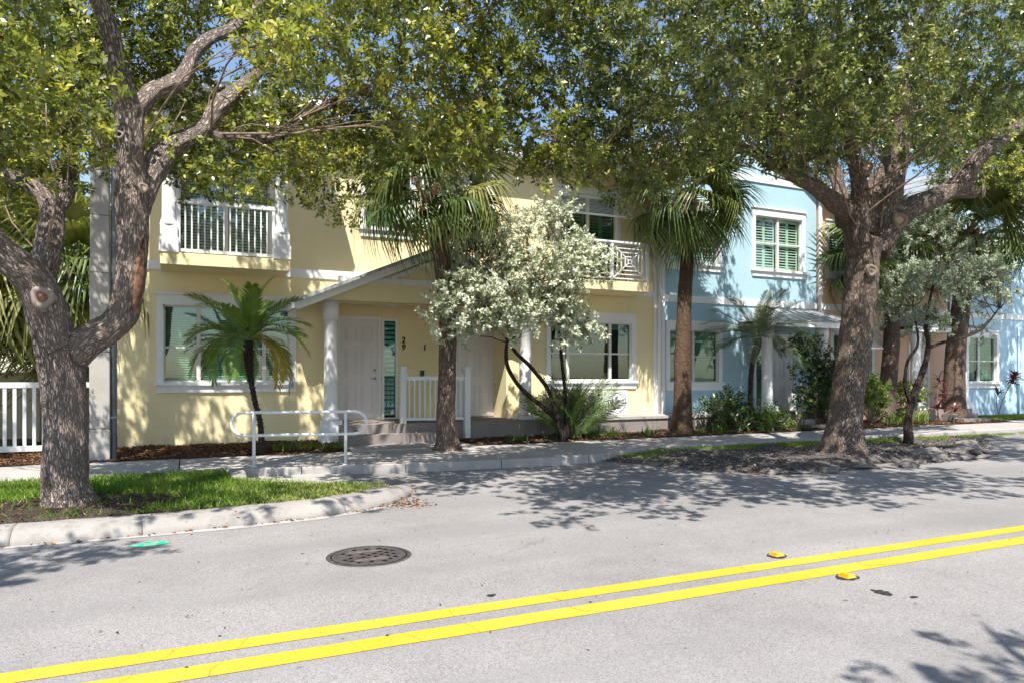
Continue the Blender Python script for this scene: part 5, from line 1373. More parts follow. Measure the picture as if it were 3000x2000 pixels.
LEFT_TOP = canopy_clumps(-7.0, 4.8, 3.3, 6.6, 34, 11, 0.55)+[(-1.9, 4.9, 6.2, .3), (-0.9, 5.2, 6.0, .34), (0.1, 4.8, 6.3, .3), (0.6, 5.6, 6.2, .3), (-1.4, 5.7, 6.1, .36), (1.5, 5.5, 6.4, .3), (-2.3, 5.3, 6.0, .3), (-3.4, 3.6, 6.0, .5), (-2.9, 3.9, 6.2, .5), (-2.4, 4.1, 6.0, .4), (-3.8, 4.0, 6.1, .5), (-2.2, 3.7, 6.1, .3), (-3.1, 3.2, 6.3, .45), (1.6, 5.9, 6.2, .42), (2.2, 6.4, 6.3, .5), (2.8, 5.6, 6.4, .5), (3.3, 5.0, 6.5, .5), (2.6, 4.8, 6.3, .42), (1.9, 6.9, 6.6, .5), (3.0, 6.9, 6.9, .5), (3.8, 6.2, 6.9, .5), (3.6, 4.4, 6.4, .4), (1.2, 6.6, 6.4, .4)]
crown(oakL, LEFT_CLUMPS, 720, M['leaf_oak'], leaf=(0.088, 0.042), nl=11, tl=0.25)
crown(oakL, LEFT_TOP, 460, M['leaf_oak'], leaf=(0.10, 0.05), name='upper_crown')
branchlets(oakL, LEFT_LIMBS[1:], LEFT_CLUMPS, M['twig'], 3, 0.009)
sh = MB()
for s in SHOOTS:
    c = catmull(s, 0.1); sh.tube([p[:3] for p in c], [p[3] for p in c], 6)
    sh.build('shoot', M['twig'], oakL, True); sh = MB()
def knot(tree, c, nrm, r, mat_in, mat_rim):
    c, nrm = Vector(c), Vector(nrm).normalized()
    q = nrm.to_track_quat('Z', 'Y')
    m = MB(); n = 18; prof = [(1.35, -0.35), (1.25, 0.05), (1.0, 0.22), (0.72, 0.12), (0.60, -0.06)]
    for pr_, z in prof:
        for k in range(n):
            a = 2*math.pi*k/n; w = 1+0.10*math.sin(3*a+1)
            m.V.append(tuple(c+q @ Vector((r*pr_*w*math.cos(a), r*pr_*w*math.sin(a)*1.1, r*z))))
    for i in range(len(prof)-1):
        for k in range(n):
            a0 = i*n+k; a1 = i*n+(k+1) % n; m.F.append((a0, a1, a1+n, a0+n))
    o = m.build('knot', mat_rim, tree, True)
    m.V = m.V[-n:]; m.F = [tuple(range(n))]
    m.build('knot_face', mat_in, o)
toCam = lambda p: (Vector((0, 0, 1.65))-Vector(p))
knot(oakL, (-1.40, 9.01, 2.48), (0.1, -1, 0.0), 0.085, M['scar'], M['oak_bark'])
knot(oakL, (-0.44, 9.06, 3.77), (0.3, -1, 0.1), 0.042, M['cut_wood'], M['oak_bark'])
knot(oakL, (-0.68, 9.06, 4.34), (-0.3, -1, 0.0), 0.034, M['dark_hole'], M['oak_bark'])
# long strip of torn bark on the right limb
m = MB(); path = [(-0.545, 9.12, 2.38, .03), (-0.50, 9.10, 2.55, .05), (-0.475, 9.075, 2.78, .05), (-0.455, 9.06, 3.0, .035), (-0.44, 9.06, 3.2, .010)]
for i, (x, y, z, w) in enumerate(path):
    for k, (u, v) in enumerate(((-1, 0.01), (-.6, -.012), (0, -.006), (.6, -.02), (1, 0.02))):
        m.V.append((x+u*w+0.008*math.sin(i*2+k), y+v+u*0.03, z+0.03*math.sin(k*2+i)))
for i in range(len(path)-1):
    for k in range(4): a = i*5+k; m.F.append((a, a+1, a+6, a+5))
o = m.build('bark_scar', M['scar'], oakL, True); o['label'] = 'reddish strip of bare wood where the bark has torn'
sm = o.modifiers.new('solid', 'SOLIDIFY'); sm.thickness = 0.02

RIGHT_LIMBS = [
 [(11.44, 9.7, 0.02, 0.60), (11.42, 9.7, 0.30, 0.42), (11.46, 9.7, 0.70, 0.325), (11.52, 9.7, 1.11, 0.305), (11.7, 9.7, 2.03, 0.30), (11.86, 9.7, 2.96, 0.295), (11.95, 9.7, 3.69, 0.30), (12.03, 9.7, 4.3, 0.31)],
 [(11.84, 9.7, 4.05, 0.23), (11.65, 9.7, 4.66, 0.195), (11.17, 9.6, 4.85, 0.175), (10.57, 9.5, 5.04, 0.15), (9.88, 9.4, 5.17, 0.11), (9.31, 9.4, 5.35, 0.102), (8.69, 9.4, 5.55, 0.076), (7.82, 9.5, 5.94, 0.057), (7.2, 9.6, 5.9, 0.051), (6.46, 9.7, 5.87, 0.036), (5.6, 9.8, 6.3, 0.026)],
 [(11.72, 9.55, 4.15, 0.17), (11.57, 9.45, 5.0, 0.162), (11.38, 9.35, 5.47, 0.147), (11.13, 9.25, 5.79, 0.126), (10.72, 9.0, 6.17, 0.098), (10.12, 8.6, 6.69, 0.076), (9.3, 8.0, 7.6, 0.04)],
 [(12.25, 9.8, 4.40, 0.162), (12.67, 10, 5.47, 0.152), (13.44, 10.3, 6.1, 0.137), (14.27, 10.6, 6.88, 0.12), (15.39, 11, 8.11, 0.08)],
 [(12.46, 9.7, 4.25, 0.216), (12.78, 9.7, 5.31, 0.204), (12.98, 9.7, 5.88, 0.185), (13.06, 9.7, 6.57, 0.158), (13.07, 9.6, 7.5, 0.123), (13.25, 9.4, 8.54, 0.09), (13.4, 9.0, 9.8, 0.05)],
 [(12.32, 9.7, 4.05, 0.26), (12.92, 9.6, 4.83, 0.225), (13.8, 9.5, 5.23, 0.205), (14.56, 9.4, 5.68, 0.185), (14.88, 9.3, 6.15, 0.17), (15.42, 9.2, 6.56, 0.155), (16.18, 9.1, 6.98, 0.159), (17.34, 9.0, 7.64, 0.12), (18.6, 8.7, 8.7, 0.07)],
 [(14.3, 9.45, 5.40, 0.12), (14.7, 9.37, 5.42, 0.125), (14.9, 9.32, 5.44, 0.12)],
 [(11.54, 9.8, 4.55, 0.145), (11.92, 10.2, 5.33, 0.137), (12.09, 10.6, 6.08, 0.127), (12.04, 11, 6.98, 0.101), (11.68, 11.4, 7.93, 0.06)],
 [(9.63, 9.4, 5.22, 0.072), (9.27, 9.2, 5.64, 0.065), (8.84, 9.0, 6.2, 0.045), (8.3, 8.6, 7.2, 0.03)],
]
oakR = thing('oak_tree', (11.45, 9.7, 0.1), 'thick leaning live oak with many upright limbs on the dirt patch', 'tree', 'street oaks')
woody(oakR, RIGHT_LIMBS, M['oak_bark_warm'], 0.03, 0.02)
RIGHT_TOP = canopy_clumps(3.0, 17.0, 2.9, 6.3, 82, 12, 0.45)
crown(oakR, RIGHT_CLUMPS, 720, M['leaf_oak_blue'], leaf=(0.092, 0.040), nl=12, tl=0.26)
crown(oakR, RIGHT_TOP, 460, M['leaf_oak_blue'], leaf=(0.10, 0.05), name='upper_crown')
branchlets(oakR, RIGHT_LIMBS[1:], RIGHT_CLUMPS, M['twig'], 2, 0.015)
knot(oakR, (12.62, 9.40, 4.66), (-0.5, -1, 0.15), 0.115, M['cut_wood'], M['oak_bark_warm'])
knot(oakR, (11.44, 9.20, 5.50), (-0.45, -1, 0.2), 0.10, M['cut_wood'], M['oak_bark_warm'])
knot(oakR, (14.93, 9.22, 5.44), (0.6, -1, -0.1), 0.10, M['cut_wood'], M['oak_bark_warm'])
knot(oakR, (11.76, 9.34, 3.62), (-0.45, -1, 0.0), 0.085, M['oak_bark_warm'], M['oak_bark_warm'])

# a third street oak farther right: its trunk stands outside the picture, its crown reaches in
FAR_LIMBS = [[(24.6, 9.8, 0.0, 0.42), (24.6, 9.8, 0.6, 0.32), (24.5, 9.8, 3.6, 0.30)],
 [(24.5, 9.8, 3.4, 0.22), (23.2, 10.2, 5.2, 0.17), (21.6, 10.8, 6.5, 0.11), (19.8, 11.4, 7.6, 0.06)],
 [(24.5, 9.8, 3.4, 0.2), (25.4, 9.2, 5.6, 0.15), (26.4, 8.8, 7.8, 0.07)], [(24.5, 9.9, 3.4, 0.18), (23.6, 11.6, 5.4, 0.12), (22.6, 13.0, 6.8, 0.06)]]
FAR_MORE = [(21.4+1.2*(i % 5)+random.uniform(-.4, .4), 10.6+random.uniform(-.6, 2.6), 6.0+0.95*(i//5)+random.uniform(-.3, .3), random.uniform(.6, .85)) for i in range(20)]
oakF = thing('oak_tree', (24.6, 9.8, 0), 'street oak at the right edge with only its leafy crown in view', 'tree', 'street oaks')
woody(oakF, FAR_LIMBS, M['oak_bark'], 0.05, 0.014)
crown(oakF, FAR_CLUMPS+FAR_MORE, 700, M['leaf_oak'], leaf=(0.10, 0.048))
branchlets(oakF, FAR_LIMBS[1:], FAR_MORE, M['twig'])
# the tree on the camera's own side of the street, behind the lens, that shades the near lane on the right
NEAR_LIMBS = [[(2.2, -1.9, 0.1, 0.2), (2.3, -1.8, 2.6, 0.15)], [(2.3, -1.8, 2.4, 0.10), (2.5, -1.5, 4.2, 0.08), (2.9, -0.8, 5.4, 0.05), (3.4, -0.4, 6.0, 0.02)],
              [(2.3, -1.8, 2.4, 0.1), (1.2, -1.6, 4.4, 0.07), (0.4, -1.6, 5.8, 0.03)], [(2.3, -1.8, 2.5, 0.09), (3.2, -2.6, 4.6, 0.06), (3.8, -3.0, 6.0, 0.03)], [(2.5, -1.5, 4.2, 0.05), (1.9, -1.2, 5.0, 0.03), (1.3, -1.15, 5.6, 0.015)]]
NEAR_CL = [(1.6, -1.05, 5.8, .26), (2.1, -0.95, 5.7, .26), (2.6, -0.9, 5.9, .28), (2.2, -1.4, 6.0, .36), (2.9, -1.5, 6.2, .42), (1.3, -1.7, 6.0, .45), (0.5, -2.0, 6.0, .6), (3.8, -2.8, 6.2, .7), (2.4, -2.6, 6.6, .8), (3.6, -2.0, 6.1, .5), (4.6, -2.4, 6.3, .6)]
oakN = thing('street_tree', (2.2, -1.9, 0.1), 'small tree on the near side of the street whose shadow falls on the lane', 'tree')
woody(oakN, NEAR_LIMBS, M['oak_bark'], 0.04, 0.01)
crown(oakN, NEAR_CL, 320, M['leaf_oak'], leaf=(0.11, 0.05))
branchlets(oakN, NEAR_LIMBS[1:], NEAR_CL, M['twig'])

# ================================================================== PALMS
def fan_mesh(name, mat, R_=0.78, n=46, seed=1, droop=0.5, stalk=0.75):
    """costapalmate fan leaf; stalk along +X from the origin, blade beyond it, +Z up"""
    rs = random.Random(seed); m = MB()
    m.tube([(0, 0, 0), (stalk*0.5, 0, 0.03), (stalk, 0, 0.0)], [0.016, 0.012, 0.009], 5)
    for k in range(n):
        a = R(-128)+R(256)*(k+0.5)/n
        L = R_*(0.70+0.38*math.cos(a*0.6))*rs.uniform(0.92, 1.06)
        w = 0.021*rs.uniform(0.8, 1.2)
        dr = Vector((math.cos(a), math.sin(a), 0)); s = Vector((-math.sin(a), math.cos(a), 0))
        base = Vector((stalk, 0, 0))
        ts = (0.03, 0.35, 0.62, 0.84, 1.0); ws = (0.30, 1.0, 0.85, 0.5, 0.06)
        b0 = len(m.V); dd = droop*rs.uniform(0.5, 1.5)
        for t, q in zip(ts, ws):
            z = 0.16*L*math.sin(min(t, .6)*2.2)*0.5 - dd*L*max(0, t-0.42)**2*1.5 - 0.20*L*t*(abs(a)/2.2)**1.3
            c = base+dr*L*t*(1-0.16*dd*max(0, t-0.5))+Vector((0, 0, z))
            m.V += [tuple(c-s*w*q), tuple(c+Vector((0, 0, 0.45*w*q))), tuple(c+s*w*q)]
        for i in range(4):
            p = b0+i*3
            m.F += [(p, p+1, p+4, p+3), (p+1, p+2, p+5, p+4)]
    me = np_mesh(name, m.V, m.F, mat)
    return me

FANS = [fan_mesh('frond', M['fan'], 0.84, 46, 1, 0.5), fan_mesh('frond', M['fan'], 0.90, 48, 2, 1.0), fan_mesh('frond', M['fan'], 0.88, 46, 3, 1.5), fan_mesh('frond', M['fan_yellow'], 0.85, 46, 4, 1.6)]

def hang(o_dir_az, pitch_):
    """rotation that lays +X along the azimuth and tips it up by pitch"""
    return (Matrix.Rotation(o_dir_az, 3, 'Z') @ Matrix.Rotation(-pitch_, 3, 'Y'))

def fan_palm(loc, trunk, label, n=26, seed=1, rad=1.0, boots=False, yellow=0.08, lo=-58, hi=72, trunkmat='palm_bark', ring=False, skip=None):
    rs = random.Random(seed)
    t = thing('cabbage_palm', loc, label, 'palm', 'fan palms in front of the houses')
    woody(t, [trunk], M[trunkmat], 0.03, 0.010, ring=ring)
    top = Vector(trunk[-1][:3])
    for k in range(n):
        az = k*2.399+rs.uniform(-.3, .3)
        q = (k+0.5)/n
        pit = R(hi+(lo-hi)*q+rs.uniform(-10, 10))
        if skip and skip(az % 6.283, pit): continue
        me = FANS[0] if q < 0.3 else FANS[1] if q < 0.62 else FANS[2]
        if rs.random() < yellow: me = FANS[3]
        rot = hang(az, pit) @ Matrix.Rotation(rs.uniform(-.5, .5), 3, 'X')
        base = top + Vector((math.cos(az), math.sin(az), 0))*0.12 + Vector((0, 0, 0.10-0.35*q))
        link('frond', me, t, base, rot.to_quaternion(), (rad*rs.uniform(.9, 1.1),)*3)
    if boots:
        bm_ = MB().prism([(-0.05, 0), (0.05, 0), (0.035, 0.30), (-0.035, 0.30)], 'y', -0.018, 0.018).mesh('boot', M['boot'])
        for k in range(34):
            z = top.z-1.25+1.2*k/34; az = k*2.4
            c = [p for p in catmull(trunk, .1)]
            cc = min(c, key=lambda p: abs(p[2]-z))
            rr_ = cc[3]+0.02
            rot = Matrix.Rotation(az+math.pi/2, 3, 'Z') @ Matrix.Rotation(R(28 if k > 6 else 62), 3, 'X') @ Matrix.Rotation(rs.uniform(-.35, .35), 3, 'Y')
            link('boot', bm_, t, (cc[0]+rr_*math.cos(az), cc[1]+rr_*math.sin(az), z), rot.to_quaternion(), (rs.uniform(.9, 1.5), 1, rs.uniform(.7, 1.3)))
    return t

fan_palm((4.77, 13.5, 0.15), [(4.77, 13.5, 0.10, 0.36), (4.77, 13.5, 0.33, 0.235), (4.74, 13.5, 0.95, 0.19), (4.77, 13.5, 1.77, 0.18), (4.78, 13.5, 2.66, 0.175), (4.69, 13.5, 3.69, 0.18), (4.59, 13.5, 4.43, 0.19), (4.46, 13.5, 5.45, 0.20)],
         'brown cabbage palm in the sidewalk before the yellow porch, dry boots below its crown', 30, 3, 1.08, True, 0.05, -34, 74)
fan_palm((11.45, 14.6, 0.15), [(11.45, 14.6, 0.1, 0.30), (11.48, 14.6, 0.94, 0.235), (11.48, 14.6, 1.98, 0.215), (11.53, 14.6, 3.37, 0.185), (11.61, 14.6, 4.42, 0.175), (11.67, 14.6, 5.47, 0.185), (11.7, 14.6, 6.25, 0.19)],
         'tall straight cabbage palm where the yellow and blue houses meet', 34, 5, 1.05, False, 0.04, -60, 70, 'palm_ring', True)
fan_palm((19.9, 15.3, 0.2), [(19.75, 15.3, 0.1, 0.36), (20.0, 15.3, 1.41, 0.26), (20.15, 15.3, 2.71, 0.24), (20.15, 15.3, 3.78, 0.23), (19.95, 15.3, 4.86, 0.23), (19.55, 15.3, 5.6, 0.23)],
         'cabbage palm against the peach house, half hidden by the big oak trunk', 30, 8, 1.25, False, 0.1, -62, 70, 'palm_bark', True)
fan_palm((22.7, 15.0, 0.15), [(22.72, 15.0, 0.1, 0.42), (22.72, 15.0, 1.07, 0.33), (22.81, 15, 2.41, 0.30), (23.07, 15, 3.86, 0.28), (23.33, 15, 5.22, 0.28), (23.5, 15, 6.4, 0.29)],
         'ringed cabbage palm beside the pale blue house window', 30, 9, 1.35, True, 0.12, -60, 70, 'palm_bark', True)
# fan palms in the side yard on the left
fan_palm((-2.4, 17.6, 0.15), [(-2.4, 17.6, 0.1, 0.3), (-2.4, 17.6, 2.2, 0.24), (-2.3, 17.6, 3.9, 0.24)], 'fan palm with drooping yellowish fronds behind the picket fence', 46, 12, 1.4, False, 0.45, -80, 60)
fan_palm((-4.6, 18.6, 0.15), [(-4.6, 18.6, 0.1, 0.3), (-4.6, 18.6, 2.6, 0.24), (-4.5, 18.6, 5.2, 0.24)], 'taller fan palm farther left in the side yard', 40, 13, 1.4, False, 0.25, -75, 60)

def feather_mesh(name, mat, L=1.15, n=44, seed=1, arch=1.0, leaflet=0.21, w=0.0125):
    """feather leaf along +X, arching over and down"""
    rs = random.Random(seed); m = MB()
    def pt(t):
        return Vector((L*(t-0.18*arch*t**3), 0, L*arch*(0.30*t-0.62*t*t)))
    P = [pt(i/10) for i in range(11)]
    m.tube(P, [0.010-0.0008*i for i in range(11)], 4)
    for k in range(n):
        t = 0.12+0.88*(k+0.5)/n
        p = pt(t); tg = (pt(min(1, t+.02))-pt(t-.02)).normalized()
        side = Vector((0, 1, 0)); upv = side.cross(tg)*-1
        ll = leaflet*(0.55+0.75*math.sin(math.pi*min(1, t*0.92+0.05)))*rs.uniform(.9, 1.1)
        for sg in (-1, 1):
            d = (side*sg*0.80+tg*(0.55+0.5*t)+upv*rs.uniform(.05, .42)).normalized()
            sd = d.cross(upv).normalized()
            b = len(m.V)
            q = p+d*ll*0.55; e = p+d*ll+Vector((0, 0, -0.20*ll))
            m.V += [tuple(p-sd*w*.5), tuple(p+sd*w*.5), tuple(q+sd*w), tuple(q-sd*w), tuple(e)]
            m.F += [(b, b+1, b+2, b+3), (b+3, b+2, b+4)]
    return np_mesh(name, m.V, m.F, mat)

FEA = [feather_mesh('frond', M['feather'], 1.15, 46, 1, 0.55), feather_mesh('frond', M['feather'], 1.2, 46, 2, 0.95), feather_mesh('frond', M['feather'], 1.2, 46, 3, 1.35), feather_mesh('frond', M['feather_gold'], 1.15, 44, 4, 1.4)]
FEAD = [feather_mesh('frond', M['feather_dark'], 1.15, 34, 5, 0.4, 0.20, 0.008), feather_mesh('frond', M['feather_dark'], 1.25, 36, 6, 0.7, 0.20, 0.008), feather_mesh('frond', M['feather_dark'], 1.2, 34, 7, 1.0, 0.20, 0.008)]

def date_palm(loc, trunk, label, fr, n=20, seed=1, sc=1.0, gold=(), lo=-38, hi=80):
    rs = random.Random(seed)
    t = thing('date_palm', loc, label, 'palm', 'small date palms')
    woody(t, [trunk], M['dark_bark'], 0.014, 0.006)
    m = MB().prism([(-0.016, 0), (0.016, 0), (0.004, 0.035)], 'y', -0.006, 0.006).mesh('leaf_stub', M['dark_bark'])
    c = catmull(trunk, 0.03)
    for k in range(90):
        p = c[int(len(c)*(0.25+0.72*k/90))]; az = k*2.4
        rot = Matrix.Rotation(az+math.pi/2, 3, 'Z') @ Matrix.Rotation(R(40), 3, 'X')
        link('leaf_stub', m, t, (p[0]+p[3]*.9*math.cos(az), p[1]+p[3]*.9*math.sin(az), p[2]), rot.to_quaternion())
    top = Vector(trunk[-1][:3])
    for k in range(n):
        q = (k+0.5)/n; az = k*2.399+rs.uniform(-.25, .25)
        pit = R(hi+(lo-hi)*q**0.8+rs.uniform(-7, 7))
        me = fr[0] if q < 0.3 else fr[1] if q < 0.65 else fr[2]
        if k in gold and len(fr) > 3: me = fr[3]
        rot = hang(az, pit) @ Matrix.Rotation(rs.uniform(-.3, .3), 3, 'X')
        link('frond', me, t, top+Vector((math.cos(az), math.sin(az), 0))*0.05+Vector((0, 0, 0.05)), rot.to_quaternion(), (sc*rs.uniform(.9, 1.08),)*3)
    return t
date_palm((1.31, 14.2, 0.2), [(1.31, 14.2, 0.1, 0.075), (1.28, 14.2, 0.73, 0.05), (1.19, 14.2, 1.12, 0.048), (1.11, 14.2, 1.57, 0.055), (1.07, 14.2, 1.90, 0.085), (1.07, 14.2, 2.30, 0.09)],
          'small green date palm with yellowing lower fronds in front of the left window', FEA, 22, 21, 1.12, (13, 16, 18), -28, 86)
date_palm((14.1, 15.0, 0.2), [(14.1, 15.0, 0.1, 0.075), (14.1, 15.0, 1.35, 0.065), (14.18, 15.0, 2.01, 0.07), (14.33, 15.0, 2.42, 0.11), (14.35, 15.0, 2.66, 0.11)],
          'small grey green date palm in front of the blue house', FEAD, 24, 23, 1.42, (), -14, 72)

# ================================================================== SILVER BUTTONWOODS
def clumps_from(boxes, seed):
    rs = random.Random(seed); out = []
    for (cx, cy, cz, rx, ry, rz, n) in boxes:
        for _ in range(n):
            d = Vector((rs.gauss(0, 1), rs.gauss(0, 1), rs.gauss(0, 1))).normalized()*(rs.random()**0.4)
            out.append((cx+d.x*rx, cy+d.y*ry, cz+d.z*rz, rs.uniform(.30, .46)))
    return out
BW1 = [[(7.75, 14.1, 0.09, 0.080), (7.66, 14.1, 0.6, 0.068), (7.18, 14.0, 0.95, 0.060), (6.67, 14.0, 1.34, 0.052), (6.3, 13.9, 1.78, 0.048), (6.24, 13.9, 2.15, 0.044), (6.3, 13.9, 2.66, 0.036), (6.18, 13.8, 3.45, 0.024)],
       [(7.7, 14.1, 0.32, 0.064), (7.4, 14.1, 1.25, 0.052), (6.97, 14.1, 1.79, 0.048), (6.47, 14.1, 2.31, 0.040), (6.76, 14, 2.91, 0.036), (6.92, 14, 3.66, 0.024)],
       [(7.84, 14.1, 0.24, 0.056), (7.85, 14.2, 1.25, 0.044), (7.76, 14.2, 2.02, 0.040), (7.71, 14.2, 2.56, 0.036), (7.54, 14.2, 3.56, 0.024)]]
random.seed(99)
b1 = thing('silver_buttonwood', (7.75, 14.1, 0.15), 'silver leaved buttonwood tree leaning from behind the tall clumping shrub', 'tree', 'silver buttonwoods')
woody(b1, BW1, M['dark_bark'], 0.02, 0.012)
C1 = clumps_from([(5.9, 13.2, 3.9, 1.2, 0.8, 1.0, 26), (7.1, 13.3, 3.8, 1.0, 0.8, 0.95, 22), (4.9, 12.9, 3.0, 0.85, 0.5, 0.6, 15), (6.2, 13.1, 2.75, 0.9, 0.5, 0.5, 14), (7.5, 13.4, 2.9, 0.8, 0.5, 0.55, 12), (4.9, 13.0, 4.9, 0.55, 0.5, 0.6, 12), (8.1, 13.5, 4.4, 0.45, 0.5, 0.7, 8), (6.9, 13.2, 5.0, 0.5, 0.4, 0.4, 6)], 31)
crown(b1, C1, 540, M['leaf_silver'], leaf=(0.088, 0.042), up=0.5, nl=15, tl=0.26, wide=0.5)
branchlets(b1, BW1, C1, M['dark_bark'], 1, 0.012)
BW2 = [[(15.04, 11.0, 0.05, 0.104), (15.06, 11, 0.7, 0.084), (15.21, 11, 1.08, 0.084), (15.39, 11, 1.48, 0.076), (15.65, 11, 1.95, 0.068), (15.74, 11, 2.43, 0.056), (15.65, 11, 2.75, 0.052), (15.74, 11, 3.23, 0.044), (15.98, 11, 4.04, 0.032), (16.2, 11.1, 5.0, 0.020)],
       [(15.13, 11, 1.01, 0.056), (14.94, 11, 1.4, 0.044), (14.98, 11, 1.87, 0.040), (15.13, 11, 2.1, 0.040), (15.39, 11, 2.42, 0.032), (15.2, 11, 3.2, 0.024)],
       [(15.68, 11, 2.27, 0.052), (16.35, 11, 2.44, 0.044), (17.11, 11, 2.58, 0.044), (17.76, 11, 2.8, 0.036), (18.43, 11, 3.33, 0.024)]]
b2 = thing('silver_buttonwood', (15.04, 11.0, 0.1), 'grey green buttonwood with a thin black twisted trunk right of the big oak', 'tree', 'silver buttonwoods')
woody(b2, BW2, M['dark_bark'], 0.024, 0.016)
C2 = clumps_from([(15.6, 11.2, 3.9, 1.2, 1.0, 1.0, 17), (17.2, 11.2, 4.0, 1.3, 1.0, 0.95, 17), (18.9, 11.3, 3.6, 0.9, 0.8, 0.9, 9), (16.0, 11.1, 2.9, 0.6, 0.5, 0.45, 6), (14.8, 11.1, 3.4, 0.5, 0.5, 0.6, 5), (16.2, 11.3, 5.2, 1.1, 0.8, 0.7, 10)], 37)
crown(b2, C2, 430, M['leaf_silver_dim'], leaf=(0.085, 0.034), up=0.4, nl=14, tl=0.3, wide=0.5)
branchlets(b2, BW2, C2, M['dark_bark'], 1, 0.012)

# ================================================================== SHRUBS AND SMALL PLANTS
def shrub(name, loc, clumps, per, mat, leaf, label, cat='shrub', stems=5, seed=1, group=None, **kw):
    t = thing(name, loc, label, cat, group)
    rs = random.Random(seed)
    crown(t, clumps, per, M[mat], leaf=leaf, name='foliage', **kw)
    mb = MB(); L = Vector(loc)
    for (x, y, z, r) in clumps:
        e = Vector((x, y, z)); b = L+Vector((rs.uniform(-.12, .12), rs.uniform(-.08, .08), 0))
        mid = b.lerp(e, .5)+Vector((rs.uniform(-.1, .1), rs.uniform(-.08, .08), .08))
        mb.tube([b, mid, e], [0.014, 0.010, 0.004], 5, False)
    o = mb.build('stems', M['twig'], t, True); o['kind'] = 'stuff'
    return t

shrub('flowering_shrub', (16.35, 14.75, 0.2), clumps_from([(16.3, 14.7, 1.2, .55, .35, .85, 10), (16.0, 14.7, 2.2, .4, .3, .55, 5), (16.9, 14.6, 1.5, .4, .3, .7, 6), (16.5, 14.6, 0.6, .6, .35, .4, 5)], 41), 520, 'leaf_dark', (0.10, 0.062), 'open dark green shrub with broad leaves before the blue porch', droop=0.2, tl=0.4, nl=10)
shrub('low_shrub', (13.3, 14.75, 0.2), clumps_from([(13.3, 14.75, 0.65, .5, .3, .42, 8), (12.75, 14.7, 0.75, .25, .2, .3, 3)], 42), 620, 'leaf_dark', (0.12, 0.04), 'dark leafy shrub at the foot of the grey green date palm', tl=0.3)
shrub('low_shrub', (14.35, 14.55, 0.2), clumps_from([(14.35, 14.5, 0.42, .35, .22, .16, 5)], 43), 480, 'leaf_lime', (0.13, 0.04), 'bright lime green shrub right of the grey green date palm', tl=0.25)
shrub('hedge', (-4.2, 17.3, 0.15), [(-8.2+0.30*i+random.uniform(-.2, .2), 18.3+random.uniform(-.5, .5), 2.0+0.62*(i % 5)+random.uniform(-.15, .15), .62) for i in range(23)], 560, 'leaf_mid', (0.11, 0.05), 'glossy mid green hedge rising behind the picket fence', 'hedge', tl=0.35)
shrub('variegated_shrub', (18.9, 15.0, 0.2), clumps_from([(18.8, 15.1, 1.0, .65, .3, .6, 10), (20.8, 15.2, 0.9, .5, .3, .6, 8)], 45), 420, 'leaf_lime', (0.10, 0.05), 'yellow green shrub behind the ringed palm on the peach wall', tl=0.3)
shrub('background_tree', (-5.5, 24, 0.1), clumps_from([(-5.5, 23, 5.5, 5, 2.5, 4.0, 80), (-1.5, 27.5, 8.5, 4, 1, 1.6, 14)], 46), 260, 'leaf_mid', (0.20, 0.09), 'leafy trees behind the side yard left of the yellow house', 'tree', tl=0.7)
shrub('background_tree', (36, 22, 0.1), [(33+random.uniform(-3, 8), 20+random.uniform(-3, 4), random.uniform(2, 9), random.uniform(.9, 1.3)) for _ in range(46)], 150, 'leaf_mid', (0.2, 0.09), 'leafy tree at the far right end of the street', 'tree', tl=0.7)

def strap_mesh(name, mat_, L, w, seed, arch=1.0):
    m = MB(); k = 5
    for i in range(k+1):
        t = i/k; q = (1-(2*t-0.75)**2*0.62)*(1-t**6)
        c = Vector((L*(t-0.2*arch*t*t), 0, L*arch*(0.42*t-0.62*t*t)))
        m.V += [tuple(c+Vector((0, -w*q*.5, 0))), tuple(c-Vector((0, 0, w*.22*q))), tuple(c+Vector((0, w*q*.5, 0)))]
    for i in range(k):
        a = i*3; m.F += [(a, a+1, a+4, a+3), (a+1, a+2, a+5, a+4)]
    me = np_mesh(name, m.V, m.F, mat_)
    at = me.attributes.new('tint', 'FLOAT', 'FACE'); rs = random.Random(seed)
    v = rs.uniform(.25, .95)
    at.data.foreach_set('value', [v]*len(me.polygons))
    return me
def rosette(name, loc, n, L, w, mat, label, seed, lo=10, hi=80, group=None, cat='plant', arch=1.0, spread=0.03):
    rs = random.Random(seed)
    t = thing(name, loc, label, cat, group)
    ms = [strap_mesh('leaf', M[mat], L*f, w, seed+i, arch) for i, f in enumerate((0.8, 1.0, 1.15))]
    for k in range(n):
        az = k*2.399+rs.uniform(-.3, .3); pit = R(lo+(hi-lo)*rs.random())
        p = Vector(loc)+Vector((rs.gauss(0, spread), rs.gauss(0, spread*.7), 0.01))
        link('leaf', ms[k % 3], t, p, hang(az, pit).to_quaternion(), (rs.uniform(.8, 1.15),)*3)
    return t
